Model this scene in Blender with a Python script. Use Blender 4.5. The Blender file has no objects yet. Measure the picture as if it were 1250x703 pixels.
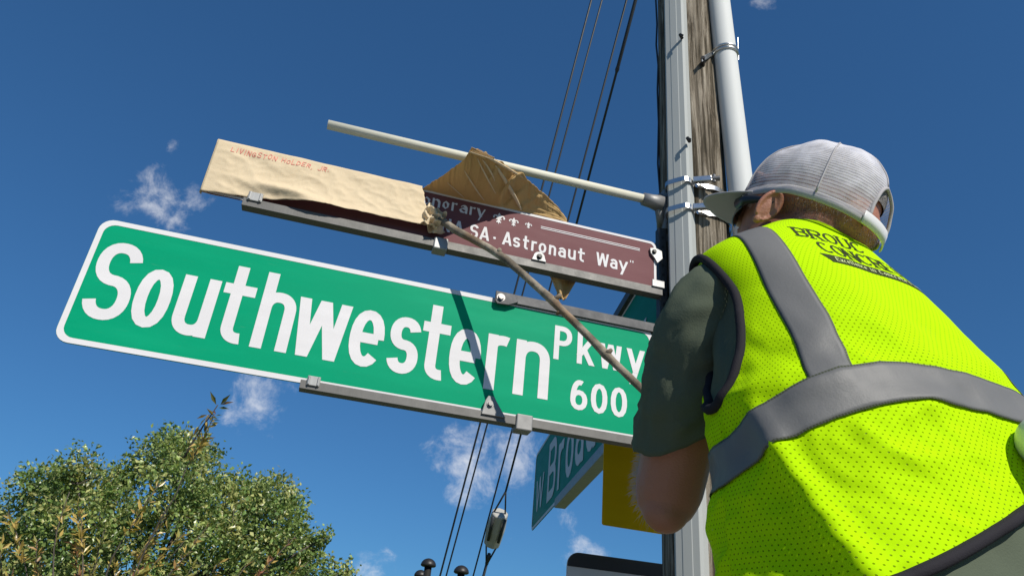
import bpy, bmesh, math, random
import numpy as np
from mathutils import Vector, Matrix, noise
from mathutils.bvhtree import BVHTree

R = math.radians
scene = bpy.context.scene
col = scene.collection
rng = random.Random(7)

# ------------------------------------------------------------------ camera
CAM_H = 1.65
PITCH, ROLL, FPX = R(28.43), R(5.472), 895.23
_fw = Vector((0, math.cos(PITCH), math.sin(PITCH)))
_u0 = Vector((0, -math.sin(PITCH), math.cos(PITCH)))
_rt = math.cos(ROLL) * Vector((1, 0, 0)) + math.sin(ROLL) * _u0
_up = -math.sin(ROLL) * Vector((1, 0, 0)) + math.cos(ROLL) * _u0
CAM = Vector((0, 0, CAM_H))
cd = bpy.data.cameras.new('camera')
cd.sensor_width = 36.0
cd.lens = FPX / 1250 * 36.0
cd.clip_start = 0.05
cd.clip_end = 4000
co = bpy.data.objects.new('camera', cd)
col.objects.link(co)
co.matrix_world = Matrix(((_rt.x, _up.x, -_fw.x, CAM.x), (_rt.y, _up.y, -_fw.y, CAM.y), (_rt.z, _up.z, -_fw.z, CAM.z), (0, 0, 0, 1)))
scene.camera = co

def ray(px, py):
    return _fw + _rt * ((px - 625) / FPX) + _up * ((351.5 - py) / FPX)
def P(px, py, depth):
    return CAM + ray(px, py) * depth
def on_plane(px, py, o, n):
    k = ray(px, py)
    return CAM + k * ((o - CAM).dot(n) / k.dot(n))

# ------------------------------------------------------------------ light
SUN_AZ, SUN_EL = R(148), R(41)          # azimuth clockwise from +Y
sun_dir = Vector((math.sin(SUN_AZ) * math.cos(SUN_EL), math.cos(SUN_AZ) * math.cos(SUN_EL), math.sin(SUN_EL)))
sl = bpy.data.lights.new('sun', 'SUN')
sl.energy = 5.0
sl.angle = R(0.53)
sl.color = (1.0, 0.95, 0.865)
so = bpy.data.objects.new('sun', sl)
col.objects.link(so)
so.rotation_euler = sun_dir.to_track_quat('Z', 'Y').to_euler()
so.location = (0, 0, 12)

world = bpy.data.worlds.new('World')
scene.world = world
world.use_nodes = True
wt = world.node_tree
wt.nodes.clear()
def wn(t, **k):
    n = wt.nodes.new(t)
    for a, b in k.items():
        setattr(n, a, b)
    return n
def wmath(op, a, b=None, c=None):
    n = wn('ShaderNodeMath', operation=op)
    for i, v in enumerate((a, b, c)):
        if v is None: continue
        if isinstance(v, (int, float)): n.inputs[i].default_value = v
        else: wt.links.new(v, n.inputs[i])
    return n.outputs[0]
sky = wn('ShaderNodeTexSky', sky_type='NISHITA', sun_disc=False)
sky.sun_elevation = SUN_EL
sky.sun_rotation = SUN_AZ
sky.altitude = 100
sky.air_density = 1.0
sky.dust_density = 0.15
sky.ozone_density = 2.2
wbg = wn('ShaderNodeBackground')
wbg.inputs[1].default_value = 0.137
wout = wn('ShaderNodeOutputWorld')
gam = wn('ShaderNodeGamma')
gam.inputs[1].default_value = 0.72
wt.links.new(sky.outputs[0], gam.inputs[0])
tint = wn('ShaderNodeMixRGB', blend_type='MULTIPLY')
tint.inputs[0].default_value = 1.0
wt.links.new(gam.outputs[0], tint.inputs[1])
tint.inputs[2].default_value = (0.26, 0.61, 1.0, 1)
# small fair-weather clouds: fractal noise on the view direction, thick where the sky has them
tcw = wn('ShaderNodeTexCoord')
nrm = wn('ShaderNodeVectorMath', operation='NORMALIZE')
wt.links.new(tcw.outputs['Generated'], nrm.inputs[0])
vec = nrm.outputs[0]
cn = wn('ShaderNodeTexNoise')
cn.inputs['Scale'].default_value = 23.0
cn.inputs['Detail'].default_value = 13.0
cn.inputs['Roughness'].default_value = 0.66
cn.inputs['Distortion'].default_value = 0.25
wt.links.new(vec, cn.inputs['Vector'])
spots = [((196, 247), 0.050, 1.0), ((238, 240), 0.026, 1.0), ((150, 250), 0.03, .85), ((212, 180), 0.014, .95), ((318, 486), 0.052, 1.12), ((285, 500), 0.03, 1.1),
         ((572, 560), 0.060, 1.2), ((625, 550), 0.05, 1.1), ((560, 600), 0.03, 1.0), ((450, 697), 0.04, 1.05), ((690, 632), 0.02, .8), ((930, 3), 0.02, .8), ((720,690),0.05,.9),
         ((-350, 420), 0.10, 1.0), ((1500, 660), 0.09, 1.0), ((-200, 120), 0.07, .9), ((1650, 300), 0.08, .9)]
dens = None
for (q, rad, s) in spots:
    dv = ray(*q).normalized()
    dist = wn('ShaderNodeVectorMath', operation='DISTANCE')
    wt.links.new(vec, dist.inputs[0])
    dist.inputs[1].default_value = dv
    k = wmath('DIVIDE', dist.outputs['Value'], rad)
    k = wmath('MULTIPLY', k, k)
    k = wmath('MULTIPLY', wmath('EXPONENT', wmath('MULTIPLY', k, -0.9)), s)
    dens = k if dens is None else wmath('MAXIMUM', dens, k)
cl = wmath('ADD', wmath('MULTIPLY', cn.outputs['Fac'], 1.55), wmath('MULTIPLY', dens, 0.54))
mr = wn('ShaderNodeMapRange', interpolation_type='SMOOTHSTEP')
wt.links.new(cl, mr.inputs[0])
mr.inputs[1].default_value = 1.10
mr.inputs[2].default_value = 1.72
mr.inputs[3].default_value = 0.0
mr.inputs[4].default_value = 0.70
mixw = wn('ShaderNodeMixRGB')
wt.links.new(mr.outputs[0], mixw.inputs[0])
wt.links.new(tint.outputs[0], mixw.inputs[1])
mixw.inputs[2].default_value = (6.4, 6.5, 6.8, 1)
wt.links.new(mixw.outputs[0], wbg.inputs[0])
wt.links.new(wbg.outputs[0], wout.inputs[0])

scene.view_settings.view_transform = 'Standard'
scene.view_settings.look = 'None'
scene.view_settings.exposure = 0.0
scene.view_settings.gamma = 1.0
scene.view_settings.use_curve_mapping = False
scene.render.engine = 'CYCLES'
scene.cycles.use_denoising = True
scene.cycles.max_bounces = 8
scene.cycles.transparent_max_bounces = 24

# ------------------------------------------------------------------ helpers
def tag(o, label=None, cat=None, group=None, kind=None):
    if label: o['label'] = label
    if cat: o['category'] = cat
    if group: o['group'] = group
    if kind: o['kind'] = kind
    return o
def empty(name, loc, label, cat, group=None):
    o = bpy.data.objects.new(name, None)
    o.empty_display_size = 0.05
    col.objects.link(o)
    o.location = loc
    return tag(o, label, cat, group)
def link(name, me, mat=None, parent=None, smooth=True):
    if mat is not None and not me.materials:
        me.materials.append(mat)
    if smooth and len(me.polygons):
        me.polygons.foreach_set('use_smooth', [True] * len(me.polygons))
    o = bpy.data.objects.new(name, me)
    col.objects.link(o)
    if parent is not None:
        o.parent = parent
        # all verts are in world space; undo the parent's translation chain
        t = Vector()
        q = parent
        while q is not None:
            t += q.location
            q = q.parent
        o.location = -t
    return o
class MB:
    def __init__(s):
        s.v, s.f, s.uv = [], [], None
    def add(s, vs, fs):
        o = len(s.v)
        s.v += [tuple(a) for a in vs]
        s.f += [tuple(i + o for i in f) for f in fs]
        return o
    def box(s, o, ax, ay, az, x0, x1, y0, y1, z0, z1):
        vs = [o + ax * x + ay * y + az * z for x in (x0, x1) for y in (y0, y1) for z in (z0, z1)]
        s.add(vs, [(0, 1, 3, 2), (4, 6, 7, 5), (0, 4, 5, 1), (2, 3, 7, 6), (0, 2, 6, 4), (1, 5, 7, 3)])
    def tube(s, pts, rad, n=10, caps=True, closed=False, flat=1.0, refup=None):
        pts = [Vector(p) for p in pts]
        m = len(pts)
        rr = rad if isinstance(rad, (list, tuple)) else [rad] * m
        prev = None
        base = len(s.v)
        for i, p in enumerate(pts):
            if closed:
                t = pts[(i + 1) % m] - pts[i - 1]
            else:
                t = pts[min(i + 1, m - 1)] - pts[max(i - 1, 0)]
            t.normalize()
            if prev is None:
                a = refup if refup is not None else (Vector((0, 0, 1)) if abs(t.z) < 0.9 else Vector((1, 0, 0)))
                nx = (a - t * a.dot(t)).normalized()
            else:
                nx = (prev - t * prev.dot(t)).normalized()
            prev = nx
            ny = t.cross(nx)
            for k in range(n):
                an = 2 * math.pi * k / n
                s.v.append(tuple(p + nx * (math.cos(an) * rr[i] * flat) + ny * (math.sin(an) * rr[i])))
        for i in range(m if closed else m - 1):
            for k in range(n):
                a0 = base + i * n + k
                a1 = base + i * n + (k + 1) % n
                b0 = base + ((i + 1) % m) * n + k
                b1 = base + ((i + 1) % m) * n + (k + 1) % n
                s.f.append((a0, a1, b1, b0))
        if caps and not closed:
            s.f.append(tuple(base + k for k in range(n))[::-1])
            s.f.append(tuple(base + (m - 1) * n + k for k in range(n)))
    def ellipsoid(s, M, rx, ry, rz, nu=20, nv=12):
        vs, fs = [], []
        for i in range(nv + 1):
            ph = math.pi * i / nv
            for k in range(nu):
                th = 2 * math.pi * k / nu
                vs.append(M @ Vector((rx * math.sin(ph) * math.cos(th), ry * math.sin(ph) * math.sin(th), rz * math.cos(ph))))
        for i in range(nv):
            for k in range(nu):
                fs.append((i * nu + k, (i + 1) * nu + k, (i + 1) * nu + (k + 1) % nu, i * nu + (k + 1) % nu))
        s.add(vs, fs)
    def prism(s, o, ax, ay, az, poly, z0, z1):
        n = len(poly)
        vs = [o + ax * x + ay * y + az * z0 for x, y in poly] + [o + ax * x + ay * y + az * z1 for x, y in poly]
        fs = [tuple(range(n))[::-1], tuple(range(n, 2 * n))] + [(i, (i + 1) % n, n + (i + 1) % n, n + i) for i in range(n)]
        s.add(vs, fs)
    def mesh(s, name):
        me = bpy.data.meshes.new(name)
        me.from_pydata(s.v, [], s.f)
        me.update()
        bm = bmesh.new()
        bm.from_mesh(me)
        bmesh.ops.recalc_face_normals(bm, faces=bm.faces)
        bm.to_mesh(me)
        bm.free()
        return me
    def build(s, name, mat, parent=None, smooth=False, bevel=0, recalc=True):
        if recalc:
            me = s.mesh(name)
        else:
            me = bpy.data.meshes.new(name)
            me.from_pydata(s.v, [], s.f)
            me.update()
        o = link(name, me, mat, parent, smooth)
        if bevel:
            b = o.modifiers.new('bevel', 'BEVEL')
            b.width = bevel
            b.segments = 2
            b.limit_method = 'ANGLE'
            b.angle_limit = R(40)
        return o

# ------------------------------------------------------------------ materials
def mat(name, base, rough=0.6, metal=0.0, spec=0.5, **kw):
    m = bpy.data.materials.new(name)
    m.use_nodes = True
    nt = m.node_tree
    b = nt.nodes['Principled BSDF']
    b.inputs['Base Color'].default_value = (*base, 1)
    b.inputs['Roughness'].default_value = rough
    b.inputs['Metallic'].default_value = metal
    b.inputs['Specular IOR Level'].default_value = spec
    for k, v in kw.items():
        b.inputs[k.replace('_', ' ')].default_value = v
    return m
class NT:
    """small node-graph helper for a material"""
    def __init__(s, m):
        s.m, s.nt = m, m.node_tree
        s.b = s.nt.nodes['Principled BSDF']
        s.out = s.nt.nodes['Material Output']
        s.tc = s.nt.nodes.new('ShaderNodeTexCoord')
    def node(s, t, **k):
        n = s.nt.nodes.new(t)
        for a, b in k.items():
            setattr(n, a, b)
        return n
    def put(s, sock, v):
        if hasattr(v, 'is_linked') or hasattr(v, 'links'):
            s.nt.links.new(v, sock)
        else:
            sock.default_value = v
    def math(s, op, a, b=None, c=None):
        n = s.node('ShaderNodeMath', operation=op)
        for i, v in enumerate((a, b, c)):
            if v is not None: s.put(n.inputs[i], v)
        return n.outputs[0]
    def noise(s, scale, detail=4, rough=0.55, co=None, stretch=None, dist=0.0):
        n = s.node('ShaderNodeTexNoise')
        n.inputs['Scale'].default_value = scale
        n.inputs['Detail'].default_value = detail
        n.inputs['Roughness'].default_value = rough
        n.inputs['Distortion'].default_value = dist
        v = co or s.tc.outputs['Object']
        if stretch:
            mp = s.node('ShaderNodeMapping')
            mp.inputs['Scale'].default_value = stretch
            s.nt.links.new(v, mp.inputs['Vector'])
            v = mp.outputs[0]
        s.nt.links.new(v, n.inputs['Vector'])
        return n.outputs['Fac']
    def ramp(s, fac, stops):
        n = s.node('ShaderNodeValToRGB')
        s.nt.links.new(fac, n.inputs[0])
        e = n.color_ramp.elements
        while len(e) < len(stops): e.new(0.5)
        for i, (p, c) in enumerate(stops):
            e[i].position = p
            e[i].color = (*c, 1) if len(c) == 3 else c
        return n.outputs[0]
    def mix(s, fac, a, b, mode='MIX'):
        n = s.node('ShaderNodeMixRGB', blend_type=mode)
        s.put(n.inputs[0], fac)
        s.put(n.inputs[1], a if not isinstance(a, tuple) else (*a, 1))
        s.put(n.inputs[2], b if not isinstance(b, tuple) else (*b, 1))
        return n.outputs[0]
    def bump(s, h, strength=0.3, dist=0.01):
        n = s.node('ShaderNodeBump')
        n.inputs['Strength'].default_value = strength
        n.inputs['Distance'].default_value = dist
        s.nt.links.new(h, n.inputs['Height'])
        s.nt.links.new(n.outputs[0], s.b.inputs['Normal'])
    def base(s, c): s.nt.links.new(c, s.b.inputs['Base Color'])
    def rough(s, c): s.nt.links.new(c, s.b.inputs['Roughness'])

def sheeting(name, base, dirt_sheen=0.12):
    m = mat(name, base, 0.5, 0, 0.05)
    t = NT(m)
    n1 = t.noise(9, 5, 0.6, stretch=(1, 1, 3.5))
    n2 = t.noise(160, 3, 0.6)
    c = t.mix(t.math('MULTIPLY', n1, dirt_sheen), tuple(base), tuple(x * 0.55 + 0.012 for x in base))
    n3 = t.noise(2.2, 5, 0.6, stretch=(1.2, 1.2, 7))
    c = t.mix(t.math('MULTIPLY', t.ramp(n3, [(0.45, (0, 0, 0)), (0.72, (1, 1, 1))]), dirt_sheen * 1.9), c, tuple(min(1, x * 1.45 + 0.012) for x in base))  # lighter streaks: reflections put into the sheeting colour
    n4 = t.noise(1.0, 3, 0.7, stretch=(14, 14, 260), dist=1.5)
    c = t.mix(t.math('MULTIPLY', t.ramp(n4, [(0.66, (0, 0, 0)), (0.72, (1, 1, 1))]), dirt_sheen * 1.6), c, tuple(min(1, x * 0.6 + 0.10) for x in base))
    c = t.mix(t.math('MULTIPLY', n2, dirt_sheen * 0.6), c, tuple(min(1, x * 1.25 + 0.01) for x in base))
    t.base(c)
    t.rough(t.math('ADD', t.math('MULTIPLY', n1, 0.25), 0.33))
    vo = t.node('ShaderNodeTexVoronoi')
    vo.inputs['Scale'].default_value = 380
    t.nt.links.new(t.tc.outputs['Object'], vo.inputs['Vector'])
    t.bump(t.math('ADD', t.math('MULTIPLY', vo.outputs['Distance'], 0.15), n1), 0.06, 0.002)
    return m
M = {}
M['green'] = sheeting('green_sheeting', (0.000, 0.285, 0.138))
M['sign_white'] = sheeting('white_sheeting', (0.66, 0.64, 0.635), 0.10)
M['maroon'] = sheeting('maroon_sheeting', (0.16, 0.066, 0.070))
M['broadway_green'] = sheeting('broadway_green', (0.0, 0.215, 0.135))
M['yellow'] = sheeting('yellow_sheeting', (0.78, 0.47, 0.004))
M['black_print'] = sheeting('black_print', (0.055, 0.055, 0.058), 0.3)
def metal(name, base, rough, met=0.85, var=0.35):
    m = mat(name, base, rough, met)
    t = NT(m)
    n1 = t.noise(30, 5, 0.65)
    n2 = t.noise(180, 3, 0.6, stretch=(1, 1, 0.2))
    c = t.mix(t.math('MULTIPLY', n1, var), tuple(base), tuple(x * 0.35 for x in base))
    t.base(c)
    t.rough(t.math('ADD', t.math('MULTIPLY', n1, 0.3), rough - 0.1))
    t.bump(n2, 0.08, 0.002)
    return m
M['alu'] = metal('aluminium', (0.36, 0.36, 0.35), 0.45, 0.45)
M['alu_dull'] = metal('weathered_aluminium', (0.135, 0.13, 0.12), 0.5, 0.3)
M['alu_dark'] = metal('dark_aluminium', (0.060, 0.060, 0.062), 0.5, 0.3)
M['cast'] = metal('cast_aluminium', (0.27, 0.265, 0.255), 0.5, 0.4)
M['steel'] = metal('stainless_strap', (0.62, 0.62, 0.60), 0.25, 0.95, 0.2)
M['iron'] = metal('black_iron', (0.03, 0.028, 0.026), 0.42, 0.3)
M['wire'] = metal('galvanised_wire', (0.045, 0.05, 0.055), 0.5, 0.4)
M['bolt'] = metal('bolt_steel', (0.25, 0.24, 0.23), 0.4, 0.8)
def pvc(name, base):
    m = mat(name, base, 0.65, 0, 0.25)
    t = NT(m)
    n1 = t.noise(6, 6, 0.62, stretch=(1, 1, 0.25))
    n2 = t.noise(40, 4, 0.6, stretch=(1, 1, 0.08))
    c = t.mix(t.math('MULTIPLY', n1, 0.22), tuple(base), (0.32, 0.31, 0.28))
    c = t.mix(t.math('MULTIPLY', n2, 0.20), c, (0.25, 0.25, 0.24))
    t.base(c)
    t.bump(n1, 0.05, 0.004)
    return m
M['pvc'] = pvc('pvc_grey', (0.68, 0.69, 0.665))
M['guard'] = pvc('guard_grey', (0.41, 0.43, 0.415))
M['pipe'] = pvc('painted_pipe', (0.76, 0.73, 0.58))
# weathered pole wood (UV: u round, v along, both metres)
m = mat('pole_wood', (0.2, 0.17, 0.14), 0.9, 0, 0.2)
t = NT(m)
g1 = t.noise(1.0, 8, 0.7, stretch=(70, 70, 2.6), dist=0.6)
g2 = t.noise(1.0, 5, 0.6, stretch=(190, 190, 5))
g3 = t.noise(2.5, 4, 0.6)
c = t.ramp(g1, [(0.36, (0.014, 0.011, 0.008)), (0.45, (0.11, 0.085, 0.062)), (0.55, (0.40, 0.34, 0.265)), (0.70, (0.62, 0.55, 0.45))])
c = t.mix(t.math('MULTIPLY', g2, 0.4), c, (0.11, 0.085, 0.06))
c = t.mix(t.math('MULTIPLY', g3, 0.30), c, (0.14, 0.13, 0.07))
t.base(c)
t.bump(t.math('ADD', g1, t.math('MULTIPLY', g2, 0.4)), 0.9, 0.02)
M['wood'] = m
# kraft paper, lets some light through
m = mat('kraft_paper', (0.60, 0.43, 0.235), 0.75, 0, 0.25)
t = NT(m)
n1 = t.noise(14, 6, 0.62)
n2 = t.noise(220, 3, 0.6)
c = t.mix(t.math('MULTIPLY', n1, 0.5), (0.80, 0.67, 0.46), (0.68, 0.53, 0.33))
c = t.mix(t.math('MULTIPLY', n2, 0.35), c, (0.52, 0.38, 0.22))
t.base(c)
t.bump(t.math('ADD', n1, t.math('MULTIPLY', n2, 0.2)), 0.35, 0.006)
tr = t.node('ShaderNodeBsdfTranslucent')
tr.inputs[0].default_value = (0.62, 0.32, 0.10, 1)
mx = t.node('ShaderNodeMixShader')
mx.inputs[0].default_value = 0.16
t.nt.links.new(t.b.outputs[0], mx.inputs[1])
t.nt.links.new(tr.outputs[0], mx.inputs[2])
t.nt.links.new(mx.outputs[0], t.out.inputs[0])
M['paper'] = m
M['red_ink'] = mat('red_marker', (0.68, 0.20, 0.15), 0.7)
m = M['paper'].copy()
m.name = 'kraft_paper_shaded'  # darker, browner copy: the flap underside's shade is put into its colour
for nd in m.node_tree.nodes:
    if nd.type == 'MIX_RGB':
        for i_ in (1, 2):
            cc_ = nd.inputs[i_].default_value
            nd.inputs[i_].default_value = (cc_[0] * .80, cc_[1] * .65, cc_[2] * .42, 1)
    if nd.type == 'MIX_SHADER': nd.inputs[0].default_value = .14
M['paper_shaded'] = m
# branch bark
m = mat('branch_bark', (0.2, 0.15, 0.1), 0.85, 0, 0.3)
t = NT(m)
n1 = t.noise(26, 6, 0.6)
n2 = t.noise(5, 3, 0.5)
c = t.ramp(n1, [(0.3, (0.075, 0.062, 0.045)), (0.5, (0.20, 0.165, 0.12)), (0.72, (0.38, 0.33, 0.255))])
c = t.mix(t.ramp(n2, [(0.58, (0, 0, 0)), (0.66, (.7, .7, .7))]), c, (0.25, 0.13, 0.055))
t.base(c)
t.bump(n1, 0.7, 0.006)
M['bark'] = m

# ------------------------------------------------------------------ stroke lettering
def EL(cx, cy, rx, ry, a0, a1, n=14, e=2.25):
    out = []
    for i in range(n + 1):
        a = R(a0 + (a1 - a0) * i / n)
        c, s = math.cos(a), math.sin(a)
        k = (abs(c) ** e + abs(s) ** e) ** (-1 / e)
        out.append((cx + rx * c * k, cy + ry * s * k))
    return out
def glyph(ch, x0, x1, H, X, w, e=2.25, n=14):
    """centre-line strokes of one character in the box x0..x1, cap height H, x-height X, stroke w"""
    h = w / 2
    l, r = x0 + h, x1 - h
    m, rx = (l + r) / 2, (r - l) / 2
    T, t, b = H - h, X - h, h
    rc = min(rx * 1.15, (T - b) / 2)
    rl = min(rx * 1.15, (t - b) / 2)
    q = (T - b) / 4
    ql = (t - b) / 4
    E_ = lambda *a: EL(*a, n=n, e=e)
    W = x1 - x0
    mid = H * 0.5
    if ch in 'oO0':
        top = t if ch == 'o' else T
        return [E_(m, (top + b) / 2, rx, (top - b) / 2, 90, 450)]
    if ch in 'sS':
        tt, qq = (t, ql) if ch == 's' else (T, q)
        return [E_(m, tt - qq, rx, qq, 15, 262) + E_(m, b + qq, rx, qq, 82, -165)]
    if ch in 'cC':
        tt = t if ch == 'c' else T
        return [E_(m, (tt + b) / 2, rx, (tt - b) / 2, 42, 318)]
    if ch == 'e':
        return [[(r, X * 0.5), (l, X * 0.5)], E_(m, X / 2, rx, X / 2 - h, 0, 315)]
    if ch == 'u':
        return [[(l, X), (l, b + rl)] + E_(m, b + rl, rx, rl, 180, 350), [(r, X), (r, 0)]]
    if ch == 'U':
        return [[(l, H), (l, b + rc)] + E_(m, b + rc, rx, rc, 180, 360) + [(r, H)]]
    if ch == 'h':
        return [[(l, H), (l, 0)], E_(m, t - rl, rx, rl, 172, 0) + [(r, 0)]]
    if ch == 'n':
        return [[(l, X), (l, 0)], E_(m, t - rl, rx, rl, 172, 0) + [(r, 0)]]
    if ch == 'r':
        return [[(l, X), (l, 0)], E_(l + 1.5 * rx, t - rl, 1.5 * rx, rl, 172, 62)]
    if ch == 't':
        c = x0 + 0.42 * W
        rr = (r - c) * 0.9
        return [[(c, H), (c, b + rr)] + E_(c + rr, b + rr, rr, rr, 180, 285), [(x0, X - h), (x1, X - h)]]
    if ch == 'i':
        return [[(m, X), (m, 0)], [(m, X + w * 0.9), (m, X + w * 1.9)]]
    if ch == 'l':
        return [[(m, H), (m, 0)]]
    if ch == 'a':
        bq = X * 0.29
        return [E_(m, t - rl, rx, rl, 155, 0) + [(r, 0)], E_(m, b + bq - h * .5, rx, bq - h * .5, 40, 330)]
    if ch == 'd':
        return [E_(m, X / 2, rx, X / 2 - h, 90, 450), [(r, H), (r, 0)]]
    if ch == 'k':
        return [[(l, H), (l, 0)], [(r - h * .4, X), (l, X * 0.34)], [(l + rx * .7, X * 0.60), (r, 0)]]
    if ch == 'K':
        return [[(l, H), (l, 0)], [(r, H), (l, H * 0.36)], [(l + rx * .7, H * 0.55), (r, 0)]]
    if ch == 'w':
        d = W * 0.25
        return [[(l, X), (x0 + d, 0)], [(m, X), (x0 + d, 0)], [(m, X), (x1 - d, 0)], [(r, X), (x1 - d, 0)]]
    if ch == 'W':
        d = W * 0.26
        return [[(l, H), (x0 + d, 0)], [(m, H), (x0 + d, 0)], [(m, H), (x1 - d, 0)], [(r, H), (x1 - d, 0)]]
    if ch == 'y':
        return [[(l, X), (m, X * .05)], [(r, X), (m - rx * .55, -X * .42)]]
    if ch == 'x':
        return [[(l, X), (r, 0)], [(r, X), (l, 0)]]
    if ch == 'A':
        return [[(m, H), (l, 0)], [(m, H), (r, 0)], [(l + rx * .4, H * .27), (r - rx * .4, H * .27)]]
    if ch == 'V':
        return [[(l, H), (m, 0)], [(r, H), (m, 0)]]
    if ch in 'PR':
        qq = H * .255
        s_ = [[(l, 0), (l, H)], [(l, T), (r - qq * .8, T)] + E_(r - min(qq, rx * 1.2), T - qq + h * .5, min(qq, rx * 1.2), qq - h * .5, 80, -80) + [(l, T - 2 * qq + w * .5)]]
        if ch == 'R': s_.append([(m - rx * .2, T - 2 * qq + w * .5), (r, 0)])
        return s_
    if ch == 'B':
        k1 = (T - b) / 4
        return [[(l, 0), (l, H)], [(l, T)] + E_(r - 1.05 * k1, T - k1, min(k1, rx), k1, 90, -90) + [(l, H / 2)], [(l, H / 2)] + E_(r - k1, b + k1, min(k1, rx), k1, 90, -90) + [(l, b)]]
    if ch == 'D':
        return [[(l, 0), (l, H)], [(l, T)] + E_(l, mid, r - l, T - mid, 90, -90) + [(l, b)]]
    if ch == 'E':
        return [[(l, 0), (l, H)], [(l, T), (x1, T)], [(l, mid), (x1 - W * .15, mid)], [(l, b), (x1, b)]]
    if ch == 'F':
        return [[(l, 0), (l, H)], [(l, T), (x1, T)], [(l, mid), (x1 - W * .15, mid)]]
    if ch == 'H':
        return [[(l, 0), (l, H)], [(r, 0), (r, H)], [(l, mid), (r, mid)]]
    if ch == 'L':
        return [[(l, H), (l, 0)], [(l, b), (x1, b)]]
    if ch == 'I':
        return [[(m, 0), (m, H)]]
    if ch == 'T':
        return [[(m, 0), (m, H)], [(x0, T), (x1, T)]]
    if ch == 'N':
        return [[(l, 0), (l, H)], [(l, H), (r, 0)], [(r, 0), (r, H)]]
    if ch == 'G':
        return [E_(m, mid, rx, T - mid, 42, 350), [(r, mid - w * .2), (m, mid - w * .2)]]
    if ch == 'J':
        return [[(r, H), (r, b + rc)] + E_(m, b + rc, rx, rc, 0, -160)]
    if ch == '6':
        k1 = (T - b) * .30
        return [E_(m, b + k1, rx, k1, 90, 450), E_(m + rx * .1, b + k1, rx * 1.1, T - b - k1, 180, 70)]
    if ch == '.':
        return [[(m, 0), (m, w * 1.3)]]
    if ch == ',':
        return [[(m, w * 1.2), (m - w * .7, -w * 1.3)]]
    if ch == '-':
        return [[(x0, X * .45), (x1, X * .45)]]
    if ch == '"':
        return [[(l, H), (l, H - 2.2 * w)], [(r, H), (r, H - 2.2 * w)]]
    return []
def ribbon(mb, pts, w, fn, lift, wfun=None, sub=0.0):
    """flat ribbon round a centre line; fn(x, y, k) -> world point"""
    if len(pts) == 2:
        (ax, ay), (bx, by) = pts
        k = max(1, int(math.hypot(bx - ax, by - ay) / sub)) if sub else 1
        pts = [(ax + (bx - ax) * i / k, ay + (by - ay) * i / k) for i in range(k + 1)]
        straight = True
    else:
        straight = False
    n = len(pts)
    loop = n > 4 and math.hypot(pts[0][0] - pts[-1][0], pts[0][1] - pts[-1][1]) < 1e-6
    L, Rr = [], []
    for i in range(n):
        x, y = pts[i]
        tx = pts[min(i + 1, n - 1)][0] - pts[max(i - 1, 0)][0]
        ty = pts[min(i + 1, n - 1)][1] - pts[max(i - 1, 0)][1]
        if loop and i in (0, n - 1):
            tx, ty = pts[1][0] - pts[-2][0], pts[1][1] - pts[-2][1]
        d = math.hypot(tx, ty) or 1e-9
        tx, ty = tx / d, ty / d
        ww = wfun(math.atan2(ty, tx)) if wfun else w
        if straight and abs(ty) > 0.55 and abs(tx) > 0.02:      # slanted stem: cut it level
            hx = ww / 2 / abs(ty)
            L.append((x - hx, y)); Rr.append((x + hx, y))
        else:
            L.append((x - ty * ww / 2, y + tx * ww / 2)); Rr.append((x + ty * ww / 2, y - tx * ww / 2))
    vs = [fn(*p, lift) for p in L] + [fn(*p, lift) for p in Rr]
    mb.add(vs, [(i, i + 1, n + i + 1, n + i) for i in range(n - 1)])
def word(mb, items, H, X, w, fn, wfun=None, sub=0.0, e=2.25, n=14, base=0.0, step=0.00006, lift=0.0006):
    """items: (char, x0, x1); fn(x, y, lift) maps to the world"""
    k = 0
    for ch, x0, x1 in items:
        for st in glyph(ch, x0, x1, H, X, w, e, n):
            ribbon(mb, [(a, b + base) for a, b in st], w, fn, lift + step * (k % 5), wfun, sub)
            k += 1
def rounded(w0, w1, h0, h1, r, n=6):
    out = []
    for cx, cy, a in ((w1 - r, h1 - r, 0), (w0 + r, h1 - r, 90), (w0 + r, h0 + r, 180), (w1 - r, h0 + r, 270)):
        for i in range(n + 1):
            t = R(a + 90 * i / n)
            out.append((cx + r * math.cos(t), cy + r * math.sin(t)))
    return out
class Plane:
    """a sign's own frame: x along, y up, z out of the face"""
    def __init__(s, o, az):
        s.o = Vector(o)
        s.x = Vector((math.cos(az), math.sin(az), 0))
        s.y = Vector((0, 0, 1))
        s.z = Vector((math.sin(az), -math.cos(az), 0))
    def at(s, x, y, k=0.0):
        return s.o + s.x * x + s.y * y + s.z * k
    def px(s, a, b, k=0.0):
        p = on_plane(a, b, s.at(0, 0, k), s.z) - s.o
        return p.dot(s.x), p.dot(s.y)
    def box(s, x0, x1, y0, y1, z0, z1):
        mb = MB()
        mb.box(s.o, s.x, s.y, s.z, x0, x1, y0, y1, z0, z1)
        return mb
    def plate(s, poly, z0, z1):
        mb = MB()
        mb.prism(s.o, s.x, s.y, s.z, poly, z0, z1)
        return mb
    def ring(s, outer, inner, k):
        mb = MB()
        n = len(outer)
        mb.add([s.at(a, b, k) for a, b in outer] + [s.at(a, b, k) for a, b in inner], [(i, (i + 1) % n, n + (i + 1) % n, n + i) for i in range(n)])
        return mb

def bolt_on(pl, x, y, z, parent, r=0.006, mt='bolt'):
    mb = MB()
    mb.tube([pl.at(x, y, z - 0.002), pl.at(x, y, z + 0.0015)], r * 1.45, 14)
    mb.tube([pl.at(x, y, z + 0.001), pl.at(x, y, z + 0.0065)], r, 6)
    mb.build('bolt', M[mt], parent)

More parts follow.
